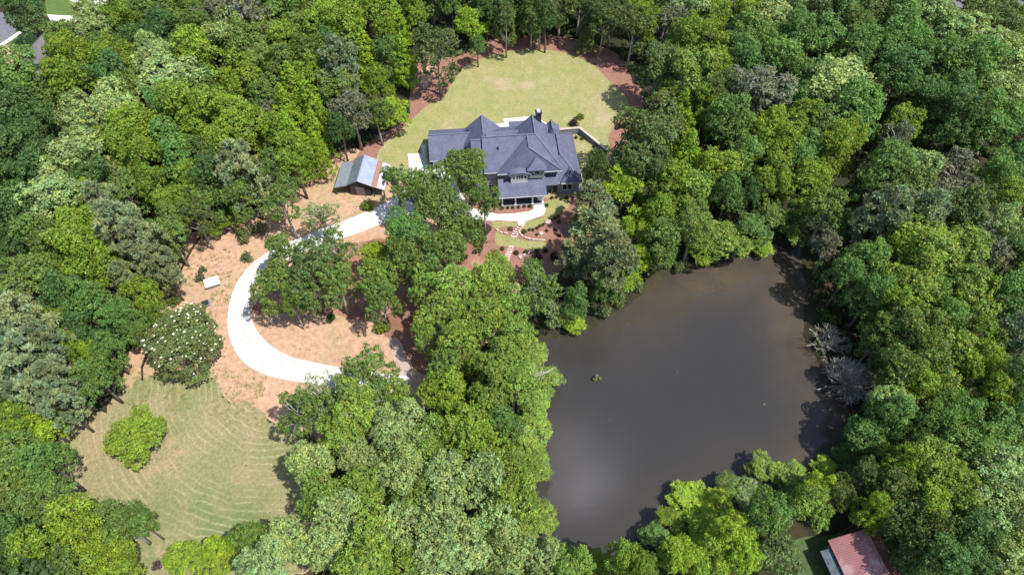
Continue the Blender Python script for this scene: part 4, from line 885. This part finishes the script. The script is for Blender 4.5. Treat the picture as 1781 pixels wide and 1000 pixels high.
for k in range(150):
    while True:
        x = gg.uniform(-150, 150); y = gg.uniform(-12, 215)
        # outside the camera's view of the ground (with the tree height allowed for)
        hx = abs(x); u_, d_ = x/(y*CP+(CAM_H-8)*SP), 0
        dep = y*CP+(CAM_H-8)*SP; uu = x/dep*FPX+890.5; vv = 500+FPX*((CAM_H-8)*CP-y*SP)/dep
        if uu < -45 or uu > 1826 or vv > 1045 or vv < -32:
            if not any(inside(c_, x, y) for c_ in clear) and not (abs(vv) < 60 and (uu < 210 or 1600 < uu < 1860)): break
    pr = PROTO[gg.choice(['round', 'oak', 'round', 'pine'])][k % 3]; V, T = pr[2], pr[3]; k_ = np.random.default_rng(k).choice(len(V), 2600, replace=False)
    Vc = V[k_]; mid = Vc.mean(1, keepdims=True); Vc = mid+(Vc-mid)*1.5; r = gg.uniform(3.4, 5)/RX; q = gg.uniform(.8, 1.2); c3 = gg.choice([(.08,.12,.03),(.1,.15,.03),(.06,.11,.03)])
    a_, b_ = inst(Vc, T[k_], (x, y, 0), (r, r, gg.uniform(.85, 1.1)), [c*q for c in c3], gg.uniform(0, 6)); Vs.append(a_); Ts.append(b_)
me = leaves_mesh('far_woods', np.concatenate(Vs), np.concatenate(Ts), M['leaf']); o = bpy.data.objects.new('far_woods', me); col.objects.link(o)
tag(o, 'mass of woodland crowns carrying on beyond the edges of the view', 'woods', None, 'stuff')
# weedy grass tufts on the soil and around its edges
Vs = []; Ts = []; k = 0; gg = random.Random(31)
zones = [((300, 440, 400, 560), 420, .85), ((225, 330, 560, 720), 360, 1.0), ((360, 470, 640, 740), 300, .8), ((500, 640, 540, 620), 60, .6), ((520, 700, 270, 400), 130, .8), ((110, 520, 700, 960), 420, .6)]
for (xa, xb, ya, yb), n_, sc0 in zones:
    for _i in range(n_):
        x, y = G(gg.uniform(xa, xb), gg.uniform(ya, yb))
        if noise.noise(Vector((x*.16, y*.16, 2))) < -.05 or inside(DRIVE, x, y) or not (inside(soil_w, x, y) or inside(meadow_w, x, y)): continue
        k += 1; _, V, T = BUSH[k % 4]; kk = np.random.default_rng(k).choice(len(V), 26, replace=False); Vc = V[kk]; mid = Vc.mean(1, keepdims=True); Vc = mid+(Vc-mid)*2.0
        s0 = gg.uniform(.3, .75)*sc0; c3 = gg.choice([(.22,.24,.08), (.29,.27,.12), (.19,.22,.07), (.34,.29,.15)])
        a_, b_ = inst(Vc, T[kk], (x, y, -.02), (s0, s0, s0*.28), c3, gg.uniform(0, 6)); Vs.append(a_); Ts.append(b_)
me = leaves_mesh('weeds', np.concatenate(Vs), np.concatenate(Ts), M['leaf']); o = bpy.data.objects.new('weeds', me); col.objects.link(o); o.color = (1,1,1,1)
tag(o, 'low weeds and grass tufts scattered over the bare soil and meadow', 'weeds', None, 'stuff')
# floating leaf litter on the pond
Vs = []
g2 = np.random.default_rng(12); pts = []
for cx_, cy_, n_, sp_ in [(1240,490,26,20),(1200,530,8,26),(1060,560,5,25),(1130,720,6,60),(1400,690,3,30)]:
    for k in range(n_):
        q = g2.normal(size=2)*sp_; x, y = G(cx_+q[0], cy_+q[1]*.7, -.35)
        if inside(POND, x, y): pts.append((x, y, -.335))
P = np.array(pts); Vq = leaf_quads(P, np.tile([0,0,1.], (len(P),1)), g2.uniform(.03,.09,len(P)), .7)
me = leaves_mesh('floating_leaves', Vq, g2.uniform(.16,.36,(len(P),1))*np.array([1,.9,.7]), M['leaf']); o = bpy.data.objects.new('floating_leaves', me); col.objects.link(o); o.color = (1,1,1,1)
tag(o, 'pale specks of leaf litter floating on the pond', 'leaf litter', None, 'stuff')
bush(1331, 700, 3.2, (.25,.26,.12), 'bush', 'tiny pale tuft poking out of the right half of the pond', 'bush', None, .8, z=-.45)
print('trees', len(TL), 'unique labels', len({o['label'] for o in bpy.data.objects if 'label' in o and o.parent is None}), 'of', sum('label' in o for o in bpy.data.objects))
